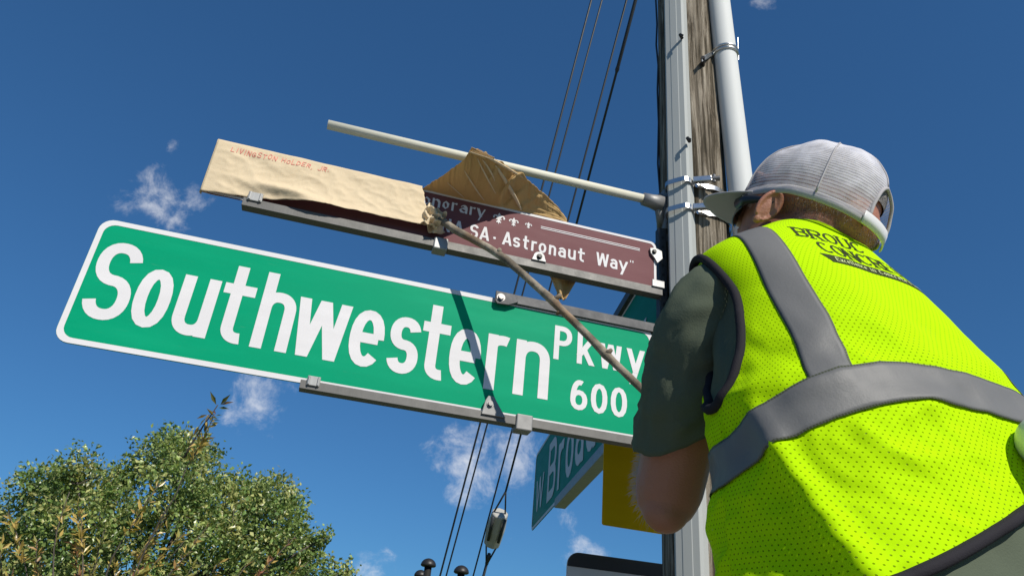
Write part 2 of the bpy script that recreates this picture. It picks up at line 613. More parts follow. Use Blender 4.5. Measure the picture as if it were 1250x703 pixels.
# sign plane (fitted to the sign's four edges): origin = top right end of the big green sign
SA = R(13.063)
S0 = CAM + Vector((0.3818, 1.7344, 0.8527))
GP = Plane(S0, SA)
K = 0.6674                                  # measured pixel plane -> metres

# ---- big green street name sign
GL, GH = 1.355, 0.305
g = empty('street_name_sign', GP.at(0, -GH - 0.02), 'big green street sign reading Southwestern Pkwy 600, white border', 'street sign')
GP.plate(rounded(-GL, 0, -GH, 0, 0.030), -0.0032, 0).build('panel', M['green'], g)
GP.ring(rounded(-GL + .0006, -.0006, -GH + .0006, -.0006, 0.0295), rounded(-GL + .0125, -.0125, -GH + .0125, -.0125, 0.024), 0.0007).build('border', M['sign_white'], g)
def gfn(x, y, k): return GP.at(x, y, k)
def gs(s): return (s - 2.03) * K            # measured run from the left end -> x
sw = [('S', .036, .172), ('o', .182, .292), ('u', .312, .430), ('t', .443, .547), ('h', .570, .690), ('w', .694, .876), ('e', .884, 1.002), ('s', 1.020, 1.128),
      ('t', 1.132, 1.232), ('e', 1.238, 1.352), ('r', 1.372, 1.462), ('n', 1.480, 1.612)]
mb = MB()
word(mb, [(c, gs(a), gs(b)) for c, a, b in sw], .285 * K, .215 * K, .0385 * K, gfn, n=20, base=-.3635 * K)
mb.build('lettering', M['sign_white'], g, recalc=False)
mb = MB()
word(mb, [(c, gs(a), gs(b)) for c, a, b in (('P', 1.624, 1.694), ('k', 1.716, 1.786), ('w', 1.806, 1.896), ('y', 1.916, 1.992))], .138 * K, .102 * K, .0205 * K, gfn, base=-.200 * K)
mb.build('lettering', M['sign_white'], g, recalc=False)
mb = MB()
word(mb, [(c, gs(a), gs(b)) for c, a, b in (('6', 1.698, 1.764), ('0', 1.777, 1.842), ('0', 1.855, 1.920))], .116 * K, .1 * K, .0195 * K, gfn, base=-.381 * K)
mb.build('lettering', M['sign_white'], g, recalc=False)
# carrier channel under the sign, with clips and the clamp
def channel(pl, x0, x1, y_top, hgt, parent, z0=-0.018, z1=0.010, mt='alu_dull', name='channel'):
    lip = 0.0035
    poly = [(z0, -hgt), (z1, -hgt), (z1, 0), (z1 - lip, 0), (z1 - lip, -hgt + lip), (z0 + lip, -hgt + lip), (z0 + lip, 0), (z0, 0)]
    mb = MB()
    n = len(poly)
    vs = [pl.at(x0, y_top + b, a) for a, b in poly] + [pl.at(x1, y_top + b, a) for a, b in poly]
    mb.add(vs, [tuple(range(n))[::-1], tuple(range(n, 2 * n))] + [(i, (i + 1) % n, n + (i + 1) % n, n + i) for i in range(n)])
    return mb.build(name, M[mt], parent, bevel=0.0007)
def clip(pl, x, w, y0, y1, zf, parent, mt='alu'):
    mb = MB()
    mb.box(pl.o, pl.x, pl.y, pl.z, x - w / 2, x + w / 2, y0, y1, 0.0015, zf)
    for k in (-1, 1):
        mb.box(pl.o, pl.x, pl.y, pl.z, x + k * w * .36 - w * .07, x + k * w * .36 + w * .07, y0 + .001, y1 - .001, zf - .001, zf + .003)
    return mb.build('clip', M[mt], parent, bevel=0.0012)
cx0 = GP.px(366, 470)[0]
channel(GP, cx0, 0.03, -GH + 0.0055, 0.020, g, mt='alu_dull')
clip(GP, GP.px(382, 470)[0], .028, -GH - .006, -GH + .016, .0145, g)
xk = GP.px(638, 520)[0]
mb = GP.box(xk - .020, xk + .020, -GH - .026, -GH + .012, -.023, .0155)
mb.build('clamp_sleeve', M['cast'], g, bevel=.003)
xk = GP.px(598, 500)[0]
poly = [(xk - .022, -GH - .004), (xk + .036, -GH - .004), (xk + .012, -GH + .030), (xk + .004, -GH + .042), (xk - .010, -GH + .042), (xk - .016, -GH + .030)]
GP.plate(poly, .0102, .0150).build('corner_bracket', M['cast'], g, bevel=.0012)
bolt_on(GP, xk - .004, -GH + .022, .0150, g)
# top arm of the same sign
xa = GP.px(603, 366)[0]
channel(GP, xa + .02, 0.03, 0.0165, 0.0245, g, -0.016, 0.009, 'alu_dark')
poly = [(xa, .014), (xa + .05, .014), (xa + .060, -.006), (xa + .036, -.019), (xa + .006, -.021), (xa, -.014)]
GP.plate(poly, .0092, .0150).build('corner_bracket', M['alu_dark'], g, bevel=.0012)
bolt_on(GP, xa + .014, -.003, .0150, g, .0075)

# ---- maroon honorary sign above it (same plane)
MT, MBm, ML = 0.2755, 0.1235, 1.172
h = empty('honorary_street_sign', GP.at(0, MBm - 0.03), 'maroon honorary street sign reading Astronaut Way, half wrapped in brown paper', 'street sign')
GP.plate(rounded(-ML, 0.010, MBm, MT, 0.018), -0.0032, 0).build('panel', M['maroon'], h)
GP.ring(rounded(-ML + .0005, 0.0095, MBm + .0005, MT - .0005, 0.0175), rounded(-ML + .0075, 0.0025, MBm + .0075, MT - .0075, 0.013), 0.0007).build('border', M['sign_white'], h)
def gx(p, q): return GP.px(p, q)[0]
txt = [('N', 538, 549), ('A', 552, 565), ('S', 572.5, 583), ('A', 584.5, 597), ('-', 601.5, 604.5), ('A', 612.5, 624.5), ('s', 625.5, 634.5), ('t', 637.5, 645), ('r', 648, 655.5), ('o', 657, 666.5), ('n', 669.5, 678.5),
       ('a', 681, 690.5), ('u', 693, 702.5), ('t', 705, 713.5), ('W', 727.5, 743), ('a', 744.5, 753.5), ('y', 755, 766.5)]
bt0, bt1 = GP.px(613, 299)[1], GP.px(735.5, 324.5)[1]
bt = (bt0 + bt1) / 2
mb = MB()
items = []
for c, a, b in txt:
    yy = 297 + (a - 606) * .205
    items.append((c, gx(a, yy), gx(b, yy)))
capH = GP.px(728.5, 309.8)[1] - GP.px(734.5, 324.3)[1]
for w0_, w1_ in ((0, 5), (5, 14), (14, 17)):
    mb = MB()
    word(mb, items[w0_:w1_], .041, .0305, .0064, gfn, base=bt)
    mb.build('lettering', M['sign_white'], h, recalc=False)
mb = MB()
qx = GP.px(769, 318)[0]
word(mb, [('"', qx, qx + .010)], .006, .006, .003, gfn, base=GP.px(769, 320)[1])
mb.build('quotation_mark', M['sign_white'], h, recalc=False)
# blackletter "Honorary": broad nib held at 40 degrees
nib = lambda W, mn: (lambda a: max(mn, W * abs(math.sin(a - R(40)))))
bl0 = GP.px(512, 252)[0]
mb = MB()
hx = [('H', 496, 515), ('o', 517, 527), ('n', 529, 539), ('o', 541, 550), ('r', 552.5, 560), ('a', 562, 572), ('r', 574.5, 582), ('y', 583, 594)]
word(mb, [(c, GP.px(a, 236 + (a - 515) * .215)[0], GP.px(b, 236 + (a - 515) * .215)[0]) for c, a, b in hx], .040, .0265, .0055, gfn, nib(.0078, .0018), e=1.75, n=6, base=GP.px(585, 265)[1])
mb.build('lettering', M['sign_white'], h, recalc=False)
# rule and fleurs-de-lis
mb = MB()
p0, p1 = GP.px(660, 279), GP.px(781, 303.5)
ym = (p0[1] + p1[1]) / 2
for dy in (-.0026, .0026):
    ribbon(mb, [(p0[0], ym + dy), (p1[0], ym + dy)], .0024, gfn, .0008)
mb.build('rule', M['sign_white'], h, recalc=False)
def fleur(cx, cy, s):
    mb = MB()
    def poly(pts, k):
        mb.add([gfn(cx + x * s, cy + y * s, .0007 + k * .0001) for x, y in pts], [tuple(range(len(pts)))])
    poly([(0, 1), (.22, .62), (.26, .3), (.12, -.05), (-.12, -.05), (-.26, .3), (-.22, .62)], 0)
    for sg in (-1, 1):
        arc = [(sg * (.10 + .0 * i), 0) for i in range(1)] + [(sg * x, y) for x, y in ((.16, .12), (.30, .38), (.52, .47), (.74, .36), (.80, .14), (.70, -.04))]
        for i in range(len(arc) - 1):
            ribbon(mb, [arc[i], arc[i + 1]], .26 - .012 * i, lambda x, y, l: gfn(cx + x * s, cy + y * s, l), .0008 + .00005 * i)
        poly([(sg * .05, -.05), (sg * .30, -.55), (sg * .42, -.52), (sg * .30, -.72), (sg * .05, -.60)], 2)
    poly([(-.42, -.05), (.42, -.05), (.42, -.20), (-.42, -.20)], 3)
    poly([(-.10, -.2), (.10, -.2), (.13, -.6), (0, -.95), (-.13, -.6)], 4)
    mb.build('fleur_de_lis', M['sign_white'], h, recalc=False)
for a, b, s in ((609, 267, .0185), (627, 271.5, .0150), (645, 275.5, .0110)):
    fleur(*GP.px(a, b), s)
channel(GP, GP.px(297, 246)[0], 0.022, MBm + .003, .0225, h, -.016, .012, 'alu_dull')
clip(GP, GP.px(312, 244)[0], .034, MBm - .004, MBm + .020, .0165, h)
xk = GP.px(538, 300)[0]
GP.box(xk - .020, xk + .016, MBm - .026, MBm + .008, -.020, .0165).build('clamp_sleeve', M['alu'], h, bevel=.003)
xk = GP.px(656, 318)[0]
poly = [(xk - .020, MBm + .002)] + [(xk + .016 * math.cos(a), MBm + .013 + .016 * math.sin(a)) for a in [R(180 - 18 * i) for i in range(11)]] + [(xk + .020, MBm + .002)]
GP.plate(poly[::-1], .0122, .0165).build('corner_bracket', M['alu'], h, bevel=.001)
bolt_on(GP, xk, MBm + .014, .0165, h, .0055, 'iron')
xk, yk = GP.px(797, 312)
poly = [(xk - .012, yk + .018), (xk + .004, yk + .022), (xk + .024, yk + .016), (xk + .026, yk - .008), (xk + .010, yk - .026), (xk + .002, yk - .012), (xk - .010, yk + .002)]
GP.plate(poly, .002, .008).build('corner_bracket', M['alu'], h, bevel=.001)
bolt_on(GP, xk, yk + .008, .008, h, .005, 'iron')
GP.box(-.010, .026, MBm + .001, MBm + .022, .0125, .0165).build('clip', M['alu'], h, bevel=.001)

# ---- Broadway sign running away from us behind the pole
BP = Plane(CAM + Vector((.44, 1.70, .8527)), R(95))
BP.z = -BP.z                                 # printed face looks to the left
b0, b1, bb, btp = 0.14, 2.42, -.107, .315
w = empty('street_name_sign', BP.at(b0, bb), 'shaded green W Broadway street sign seen edge on behind the pole', 'street sign')
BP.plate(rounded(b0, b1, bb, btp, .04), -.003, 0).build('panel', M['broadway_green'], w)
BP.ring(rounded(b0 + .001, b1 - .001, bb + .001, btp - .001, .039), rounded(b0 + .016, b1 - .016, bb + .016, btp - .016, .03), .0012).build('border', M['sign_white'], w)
def bfn(x, y, k): return BP.at(b1 - x, y, k)
mb = MB()
bw = [('B', .46, .68), ('r', .74, .88), ('o', .92, 1.09), ('a', 1.13, 1.29), ('d', 1.33, 1.50), ('w', 1.54, 1.76), ('a', 1.79, 1.95), ('y', 1.98, 2.14)]
word(mb, bw, .295, .215, .045, bfn, base=bb + .055, lift=.0016, step=.0002)
mb.build('lettering', M['sign_white'], w, recalc=False)
mb = MB()
word(mb, [('W', .10, .34)], .17, .13, .030, bfn, base=bb + .075, lift=.0016, step=.0002)
mb.build('lettering', M['sign_white'], w, recalc=False)
BP.box(b0 - .04, 1.62, bb - .034, bb + .006, -.030, .020).build('channel', M['alu'], w, bevel=.002)
BP.box(b0 - .04, 1.30, btp - .006, btp + .028, -.026, .016).build('channel', M['alu_dark'], w, bevel=.002)

# ---- yellow plaque and the black and white plaque strapped to the back of the pole
YP = Plane(P(735, 640, 1.93), R(16))
w = empty('yellow_plaque', YP.at(.27, 0), 'plain yellow metal plaque behind the elbow, strapped to the wooden pole', 'plaque')
YP.plate(rounded(0, .52, 0, .40, .006), -.003, 0).build('panel', M['yellow'], w)
YP.box(.20, .33, .06, .09, -.045, -.0035).build('mount_bar', M['alu'], w)
YP.box(.20, .33, .30, .33, -.045, -.0035).build('mount_bar', M['alu'], w)
WP = Plane(P(692, 690, 1.98), R(13))
w = empty('parking_plaque', WP.at(.2, -.5), 'white plaque with black top band low on the wooden pole', 'plaque')
WP.plate(rounded(0, .42, -.50, .038, .034), -.003, 0).build('panel', M['sign_white'], w)
band = [p for p in rounded(.001, .419, -.50, .037, .033) if p[1] > .004]
band = [(.419, .000)] + band + [(.001, .000)]
WP.plate(band, .0008, .0018).build('band', M['black_print'], w)
WP.box(.16, .30, -.2, -.17, -.06, -.0035).build('mount_bar', M['alu'], w)

# ------------------------------------------------------------------ ground, pavement and road (below the frame)
m = mat('grass_ground', (0.06, 0.09, 0.03), 0.95)
t = NT(m)
c = t.ramp(t.noise(3.0, 6, 0.65), [(0.3, (0.05, 0.075, 0.022)), (0.55, (0.085, 0.12, 0.035)), (0.8, (0.15, 0.14, 0.065))])
t.base(c)
t.bump(t.noise(60, 4), 0.5, 0.02)
M['grass'] = m
m = mat('asphalt', (0.05, 0.05, 0.052), 0.9)
t = NT(m)
t.base(t.ramp(t.noise(90, 4, 0.7), [(0.3, (0.032, 0.032, 0.034)), (0.7, (0.085, 0.085, 0.085))]))
t.bump(t.noise(240, 3), 0.4, 0.006)
M['asphalt'] = m
m = mat('concrete', (0.36, 0.34, 0.31), 0.85)
t = NT(m)
t.base(t.ramp(t.noise(7, 6, 0.65), [(0.3, (0.26, 0.245, 0.22)), (0.7, (0.42, 0.40, 0.365))]))
t.bump(t.noise(150, 4), 0.25, 0.004)
M['concrete'] = m
def slab(name, x0, x1, y0, y1, z, mt, th=None):
    mb = MB()
    if th is None:
        mb.add([(x0, y0, z), (x1, y0, z), (x1, y1, z), (x0, y1, z)], [(0, 1, 2, 3)])
    else:
        mb.box(Vector(), Vector((1, 0, 0)), Vector((0, 1, 0)), Vector((0, 0, 1)), x0, x1, y0, y1, z - th, z)
    o = mb.build(name, M[mt])
    o['kind'] = 'structure'
    return o
slab('ground', -900, 900, -900, 900, 0.0, 'grass')
slab('pavement', -40, 40, -1.5, 1.35, 0.12, 'concrete', 0.14)
slab('kerb', -40, 40, -1.66, -1.503, 0.123, 'concrete', 0.16)
slab('road', -40, 40, -9.5, -1.664, 0.006, 'asphalt')

# ------------------------------------------------------------------ utility pole
PX, PY = .52, 1.80
def pole_r(z): return .108 - .0045 * max(0, z - 1.0)
mb = MB()
NA, zs = 110, [0, .5, 1.0] + [1.2 + i * .0125 for i in range(270)] + [4.8, 5.4, 6.0, 6.6, 7.2, 7.6]
for z in zs:
    for k in range(NA):
        a = 2 * math.pi * k / NA
        cr = noise.fractal(Vector((math.cos(a) * 9, math.sin(a) * 9, z * .55)), 1.0, 2.0, 5)
        ck = noise.noise(Vector((math.cos(a) * 16 + 5, math.sin(a) * 16, z * .8)))
        rr = pole_r(z) + .0035 * cr - .008 * max(0, ck - .35) * 2
        kn = math.exp(-(((z - 3.22) / .04) ** 2 + ((a - R(300)) / .25) ** 2))
        rr += .004 * kn
        mb.v.append((PX + rr * math.cos(a), PY + rr * math.sin(a), z))
for i in range(len(zs) - 1):
    for k in range(NA):
        mb.f.append((i * NA + k, i * NA + (k + 1) % NA, (i + 1) * NA + (k + 1) % NA, (i + 1) * NA + k))
mb.f.append(tuple((len(zs) - 1) * NA + k for k in range(NA)))
up_ = empty('utility_pole', (PX, PY, 0), 'weathered brown wooden utility pole with split grain', 'utility pole')
mb.build('shaft', M['wood'], up_, True)

to_cam = (Vector((-PX, -PY, 0))).normalized()
rt_v = Vector((-to_cam.y, to_cam.x, 0))           # image right, seen from the camera
# grey cable guard on the pole's face
ga = R(19)
gd = (to_cam * math.cos(ga) - rt_v * math.sin(ga)).normalized()
gr = Vector((-gd.y, gd.x, 0))
gsec = [(-.049, .080), (-.049, .088), (-.036, .090), (-.034, .128), (-.028, .136), (-.012, .1365), (-.011, .1375), (.011, .1375), (.012, .1365), (.028, .136), (.034, .128), (.036, .090), (.049, .088), (.049, .080)]
mb = MB()
n = len(gsec)
zz = [0.0, 2.0, 2.6, 3.2, 3.8, 4.6, 6.4]
for z in zz:
    tp = (z - 1) * .0045
    for a, b in gsec:
        mb.v.append(tuple(Vector((PX, PY, z)) + gr * a + gd * (b - max(0, tp))))
for i in range(len(zz) - 1):
    for k in range(n):
        mb.f.append((i * n + k, i * n + (k + 1) % n, (i + 1) * n + (k + 1) % n, (i + 1) * n + k))
mb.f.append(tuple((len(zz) - 1) * n + k for k in range(n)))
cg = empty('cable_guard', (PX + gd.x * .1, PY + gd.y * .1, 0), 'grey plastic cable guard channel running up the face of the pole', 'cable guard')
mb.build('channel', M['guard'], cg, False, .002)
def on_guard(px, py):                               # point on the guard's flat face
    o = Vector((PX, PY, 0)) + gd * .139
    return on_plane(px, py, o, gd)
for (a, b) in ((831, 44), (840, 170)):
    p = on_guard(a, b)
    mb = MB()
    mb.tube([p - gd * .012, p + gd * .006], .0055, 8)
    mb.tube([p + gd * .006, p + gd * .009 + gr * .01 - Vector((0, 0, .012))], .0035, 6)
    mb.build('screw', M['iron'], cg)

# conduit to the right of the pole
def by_pole(px, py, fwd):                           # point on the vertical plane through the pole, moved fwd towards us
    return on_plane(px, py, Vector((PX, PY, 0)) + to_cam * fwd, to_cam)
c0, c1 = by_pole(877.5, 0, .045), by_pole(902.5, 215, .045)
dv = (c0 - c1) / (c0.z - c1.z)
base = c1 - dv * c1.z
cn_ = empty('conduit', base, 'thick pale grey plastic conduit beside the wooden pole', 'conduit')
mb = MB()
mb.tube([base + dv * z for z in [0, 1.5, 2, 2.5, 3, 3.5, 4, 4.5, 5.5, 6.5]], .0365, 28)
mb.build('pipe', M['pvc'], cn_, True)
def cpt(z): return base + dv * z
zb = by_pole(894, 66, .045).z
mb = MB()
cc = cpt(zb)
for dz in (-.007, .007):
    mb.tube([cc + Vector((0, 0, dz)) + to_cam * (.0385 * math.sin(a)) + rt_v * (-.0385 * math.cos(a)) for a in [R(-60 + 12 * i) for i in range(26)]], .0052, 8)
mb.build('strap', M['steel'], cn_, True)
mb = MB()
pe = by_pole(858, 72, .112)
ps = cc + to_cam * .012 - rt_v * .040
ax = (pe - ps).normalized()
ay = Vector((0, 0, 1))
az_ = ax.cross(ay)
mb.box(ps, ax, ay, az_, -.004, (pe - ps).length + .010, -.011, .011, -.0018, .0018)
mb.build('strap_ear', M['steel'], cn_, False, .001)
mb = MB()
mb.tube([pe - to_cam * .03, pe + to_cam * .007], .0062, 8)
mb.build('bolt', M['iron'], cn_)
mb = MB()
sd = cc + rt_v * .040
mb.tube([sd - Vector((0, 0, .03)), sd + Vector((0, 0, .07)) + rt_v * .004], .0014, 6)
mb.build('wire_end', M['steel'], cn_)

# thin dark cable down the left of the pole
mb = MB()
q = [(800.5, -120), (800.5, 0), (802, 30), (801, 55), (803.5, 80), (802.5, 110), (804, 150), (803, 200), (806, 240), (807, 300), (809, 420)]
mb.tube([by_pole(a, b, .012) for a, b in q], .0032, 7)
mb.build('thin_cable', M['wire'], None, True)
tag(bpy.data.objects['thin_cable'], 'thin dark cable stapled down the shaded side of the wooden pole', 'cable')

# perforated post that carries the two signs
mp = empty('sign_mounting_post', GP.at(.036, -.42, -.012), 'dark perforated square post clamped beside the wooden pole', 'post')
mb = GP.box(.022, .046, -.44, .335, -.030, -.006)
mb.build('tube', M['alu_dark'], mp, False, .002)
for i in range(24):
    mb = MB()
    y = -.40 + i * .0305
    mb.tube([GP.at(.034, y, -.0065), GP.at(.034, y, -.0052)], .0045, 10)
    mb.build('hole', M['iron'], mp)
for y in (-.36, .02, .31):
    mb = GP.box(.046, .115, y - .012, y + .012, -.050, -.012)
    mb.build('standoff', M['cast'], mp, False, .002)

# pipe arm above the signs, cast saddle, two steel straps round pole and guard
y0p = .412
arm = empty('pipe_arm', GP.at(0, y0p), 'slender cream pipe arm banded to the pole above the signs', 'pipe arm')
mb = MB()
xl = GP.px(399.5, 155)[0]
mb.tube([GP.at(xl, y0p - .004, 0), GP.at(xl * .5, y0p, 0), GP.at(-.006, y0p + .004, 0)], .0128, 18)
mb.build('pipe', M['pipe'], arm, True)
mb = MB()
mb.tube([GP.at(-.030, y0p + .003, 0), GP.at(-.004, y0p + .002, 0), GP.at(.028, y0p, 0)], [.0185, .0205, .026], 16)
mb.build('socket', M['cast'], arm, True)
sad = Vector((PX, PY, 0))
sdir = (-rt_v * .90 + to_cam * .43).normalized()
sside = Vector((-sdir.y, sdir.x, 0))
zc = S0.z + y0p
mb = MB()
o = Vector((PX, PY, zc)) + sdir * .098
mb.box(o, sside, Vector((0, 0, 1)), sdir, -.030, .030, -.075, .068, -.02, .010)
mb.build('saddle', M['cast'], arm, False, .006)
for sg in (-1, 1):
    mb = MB()
    a = GP.at(.020, y0p + sg * .010, 0)
    b = o + Vector((0, 0, sg * .058)) + sdir * .006
    mb.tube([a, b], [.013, .011], 10)
    mb.build('web', M['cast'], arm, True)
for zz_, (bx, by) in ((on_guard(833, 219).z, (862, 219)), (on_guard(833, 252).z, (862, 252))):
    pts = []
    pr = pole_r(zz_) + .004
    for i in range(120):
        a = 2 * math.pi * i / 120
        dr = Vector((math.cos(a), math.sin(a), 0))
        gx_, gy_ = dr.dot(gr), dr.dot(gd)
        rr = pr
        if gy_ > 0 and abs(gx_) < .62:
            # reach of the guard outline in this direction
            tf = .1445 / gy_
            ts = .0405 / max(1e-4, abs(gx_))
            rr = max(pr, min(tf, ts, .150) - .0065 * max(0, zz_ - 2.2))
        pts.append((dr, rr))
    rs = [p[1] for p in pts]
    rs = [(rs[i - 2] + 2 * rs[i - 1] + 3 * rs[i] + 2 * rs[(i + 1) % 120] + rs[(i + 2) % 120]) / 9 for i in range(120)]
    mb = MB()
    vs, fs = [], []
    for i in range(120):
        dr = pts[i][0]
        sag = -.004 * math.sin(i * .3)
        for dz, ro in ((-.0075, 0), (.0075, 0), (.0075, .0018), (-.0075, .0018)):
            vs.append(Vector((PX, PY, zz_ + dz + sag * .4)) + dr * (rs[i] + ro))
    for i in range(120):
        for k in range(4):
            fs.append((i * 4 + k, i * 4 + (k + 1) % 4, ((i + 1) % 120) * 4 + (k + 1) % 4, ((i + 1) % 120) * 4 + k))
    mb.add(vs, fs)
    mb.build('strap', M['steel'], arm, False)
    bp = on_plane(bx, by, Vector((PX, PY, 0)) + to_cam * .122, to_cam)
    bk = MB()
    tv = Vector((0, 0, 1))
    bk.box(bp, rt_v, tv, to_cam, -.036, .016, -.0085, .0095, -.008, .006)
    bk.build('buckle', M['steel'], arm, False, .002)
    bk = MB()
    bk.tube([bp + rt_v * .014, bp + rt_v * .038], .0075, 10)
    bk.tube([bp + rt_v * .022 - tv * .012, bp + rt_v * .022 + tv * .013], .005, 8)
    bk.build('screw', M['bolt'], arm)

# ------------------------------------------------------------------ guy wires behind
gw = [((722, 0), (537, 703), 4.4, .0058, -380, 'thicker strand of the close pair of guy wires behind the signs'),
      ((735, 0), (544.5, 703), 4.3, .0048, -330, 'thinner strand of the close pair of guy wires behind the signs'),
      ((765, 0), (577.5, 703), 4.5, .0050, -225, 'plain guy wire passing beside the white insulator block')]
def wire_ends(a, b, depth, ytop):
    s = (a[0] - b[0]) / (a[1] - b[1])
    xt = a[0] + (ytop - a[1]) * s
    top = on_plane(xt, ytop, Vector((PX, PY, 0)), to_cam)
    low = P(*b, depth)
    k = (low.z - 0.0) / (top.z - low.z)
    return top, low, low + (low - top) * k
for a, b, dp, rad, yt, lab in gw:
    top, low, gnd = wire_ends(a, b, dp, yt)
    mb = MB()
    mb.tube([top, low, gnd - Vector((0, 0, .05))], rad, 8)
    tag(mb.build('guy_wire', M['wire'], None, True), lab, 'guy wire', 'guy wires from the pole')
top, low, gnd = wire_ends((776, 0), (590, 703), 4.4, -210)
g4 = empty('guy_wire', gnd, 'thicker guy wire carrying a white insulator block', 'guy wire', 'guy wires from the pole')
dirw = (low - top).normalized()
def w4(px_, py_):                                    # nearest point of this wire to a pixel ray
    k = ray(px_, py_)
    n_ = dirw.cross(k).cross(k)
    s = (CAM - top).dot(n_) / dirw.dot(n_)
    return top + dirw * s
ia, ib = w4(613, 626), w4(601, 664)
mb = MB()
mb.tube([top, w4(757, 82), w4(756, 86), w4(755, 90), w4(620, 600)], [.0085, .0085, .0105, .006, .006], 8)
sidew = dirw.cross(_fw).normalized()
mb.tube([w4(620, 600), ia + sidew * .030], .0052, 6)
mb.tube([w4(620, 600), ia - sidew * .034], .0052, 6)
mb.tube([ib + sidew * .034, w4(595, 690)], .0052, 6)
mb.tube([ib - sidew * .034, w4(595, 690)], .0052, 6)
mb.tube([w4(599, 676) , w4(595, 688)], .011, 6)
mb.tube([w4(596, 686), gnd - Vector((0, 0, .05))], .0085, 8)
mb.build('strand', M['wire'], g4, True)
m = mat('porcelain', (0.40, 0.385, 0.34), 0.35)
M['porcelain'] = m
mb = MB()
L_ = (ib - ia).length
secs = []
for s_, r_ in ((0, .040), (.012, .050), (.5, .057), (.988, .050), (1, .040)):
    secs.append((ia + (ib - ia) * s_, r_))
mb.tube([p for p, _ in secs], [r_ for _, r_ in secs], 8)
ins = mb.build('insulator', M['porcelain'], g4, False, .006)
for sg in (-1, 1):
    mb = MB()
    mb.tube([ia + (ib - ia) * .1 + sidew * sg * .036 - _fw * .052, ia + (ib - ia) * .8 + sidew * sg * .030 - _fw * .058], .009, 8)
    mb.build('groove_loop', M['wire'], ins, True)

# ------------------------------------------------------------------ iron posts with mushroom caps
def iron_post(px_, py_, depth, wpx, label):
    top = P(px_, py_, depth)
    s = wpx * depth / FPX / 2
    e = empty('iron_post', (top.x, top.y, 0), label, 'post', 'iron posts beyond the signs')
    mb = MB()
    mb.tube([Vector((top.x, top.y, 0)), Vector((top.x, top.y, top.z - s * .9))], s * .48, 14)
    mb.build('shaft', M['iron'], e, True)
    mb = MB()
    prof = [(-1.10, .5), (-1.05, .85), (-.95, 1.0), (-.78, 1.0), (-.55, .93), (-.30, .75), (-.12, .5), (-.02, .2), (0, .02)]
    mb.tube([Vector((top.x, top.y, top.z + a * s)) for a, _ in prof], [b * s for _, b in prof], 22)
    mb.build('cap', M['iron'], e, True)
iron_post(524, 681, 4.9, 18.5, 'taller black iron post with mushroom cap, between two shorter posts')
iron_post(564, 689.5, 4.9, 18.5, 'shorter black iron post with mushroom cap, next to the guy wires')
iron_post(514.5, 695, 5.6, 16, 'black iron post with mushroom cap, half hidden by a taller post')

# ------------------------------------------------------------------ torn kraft paper
pw = empty('paper_wrap', GP.at(-.9, MBm), 'torn brown kraft paper wrapped round the maroon sign', 'paper')
def psheet(fn, nx, ny, name, parent, th=.0006, mt='paper'):
    mb = MB()
    for j in range(ny + 1):
        for i in range(nx + 1):
            mb.v.append(tuple(fn(i / nx, j / ny)))
    for j in range(ny):
        for i in range(nx):
            mb.f.append((j * (nx + 1) + i, j * (nx + 1) + i + 1, (j + 1) * (nx + 1) + i + 1, (j + 1) * (nx + 1) + i))
    o = mb.build(name, M[mt], parent, True, recalc=False)
    sm = o.modifiers.new('th', 'SOLIDIFY')
    sm.thickness = th
    return o
xL = -ML - .004
xe_t, xe_m = GP.px(515, 231)[0], GP.px(527, 256)[0]
yb_l, yb_m, yb_r = MBm - .001, GP.px(420, 264)[1], GP.px(505, 277)[1]
def crease(x, y):
    v = Vector((x * 9, y * 16, 3.1))
    a = noise.fractal(v, 1.0, 2.1, 4)
    r_ = 1 - abs(noise.noise(Vector((x * 14 + y * 10, y * 22, 1.0)))) * 2
    r2_ = 1 - abs(noise.noise(Vector((x * 31 - y * 20, y * 40 + x * 6, 6.0)))) * 3
    return .0026 * a + .0026 * max(0, r_) ** 2 + .0016 * max(0, r2_) ** 2
def wrap(u, v):
    # v 0..0.56 front from bottom to top, then over the top and down the back
    vf = min(1, v / .56)
    xr = xe_t + (xe_m - xe_t) * (1 - vf) ** 1.0 + .006 * noise.noise(Vector((vf * 9, 2, 0)))
    x = xL + (xr - xL) * u
    xx = (x - xL) / (xe_m - xL)
    yb = yb_l + (yb_m - yb_l) * min(1, xx / .45) if xx < .45 else yb_m + (yb_r - yb_m) * (xx - .45) / .55
    yb += .002 * noise.noise(Vector((x * 30, 0, 0)))
    yt = MT + .004 + .0015 * noise.noise(Vector((x * 18, 4, 0)))
    if v <= .56:
        y = yb + (yt - yb) * vf
        edge = min(1, (1 - vf) * 6)
        k = .0055 + crease(x, y) * edge * min(1, u * 12 + .15)
        # pucker over the clip
        bx, by = GP.px(352, 240)
        k += .020 * math.exp(-(((x - bx) / .085) ** 2 + ((y - by + .10 * (x - bx)) / .014) ** 2))
        k += .014 * math.exp(-(((x - bx - .08) / .10) ** 2 + ((y - by + .03) / .02) ** 2)) 
        k += .018 * (1 - vf) ** 2 * (xx > .25) * min(1, (xx - .25) * 4)
        k = max(k, .0025)
        return GP.at(x, y, k)
    w_ = (v - .56) / .44
    if w_ < .12:
        a = math.pi * w_ / .12
        return GP.at(x, yt + .002 * math.sin(a), -.003 + .0085 * math.cos(a))
    return GP.at(x, yt - (w_ - .12) / .88 * .15, -.0115 - crease(x, w_) * .6)
psheet(wrap, 150, 60, 'sheet', pw)
# closed left end
def endcap(u, v):
    return GP.at(xL - .003 * math.sin(math.pi * u), yb_l + (MT + .004 - yb_l) * v, .0055 - .017 * u)
psheet(endcap, 6, 12, 'end_fold', pw)
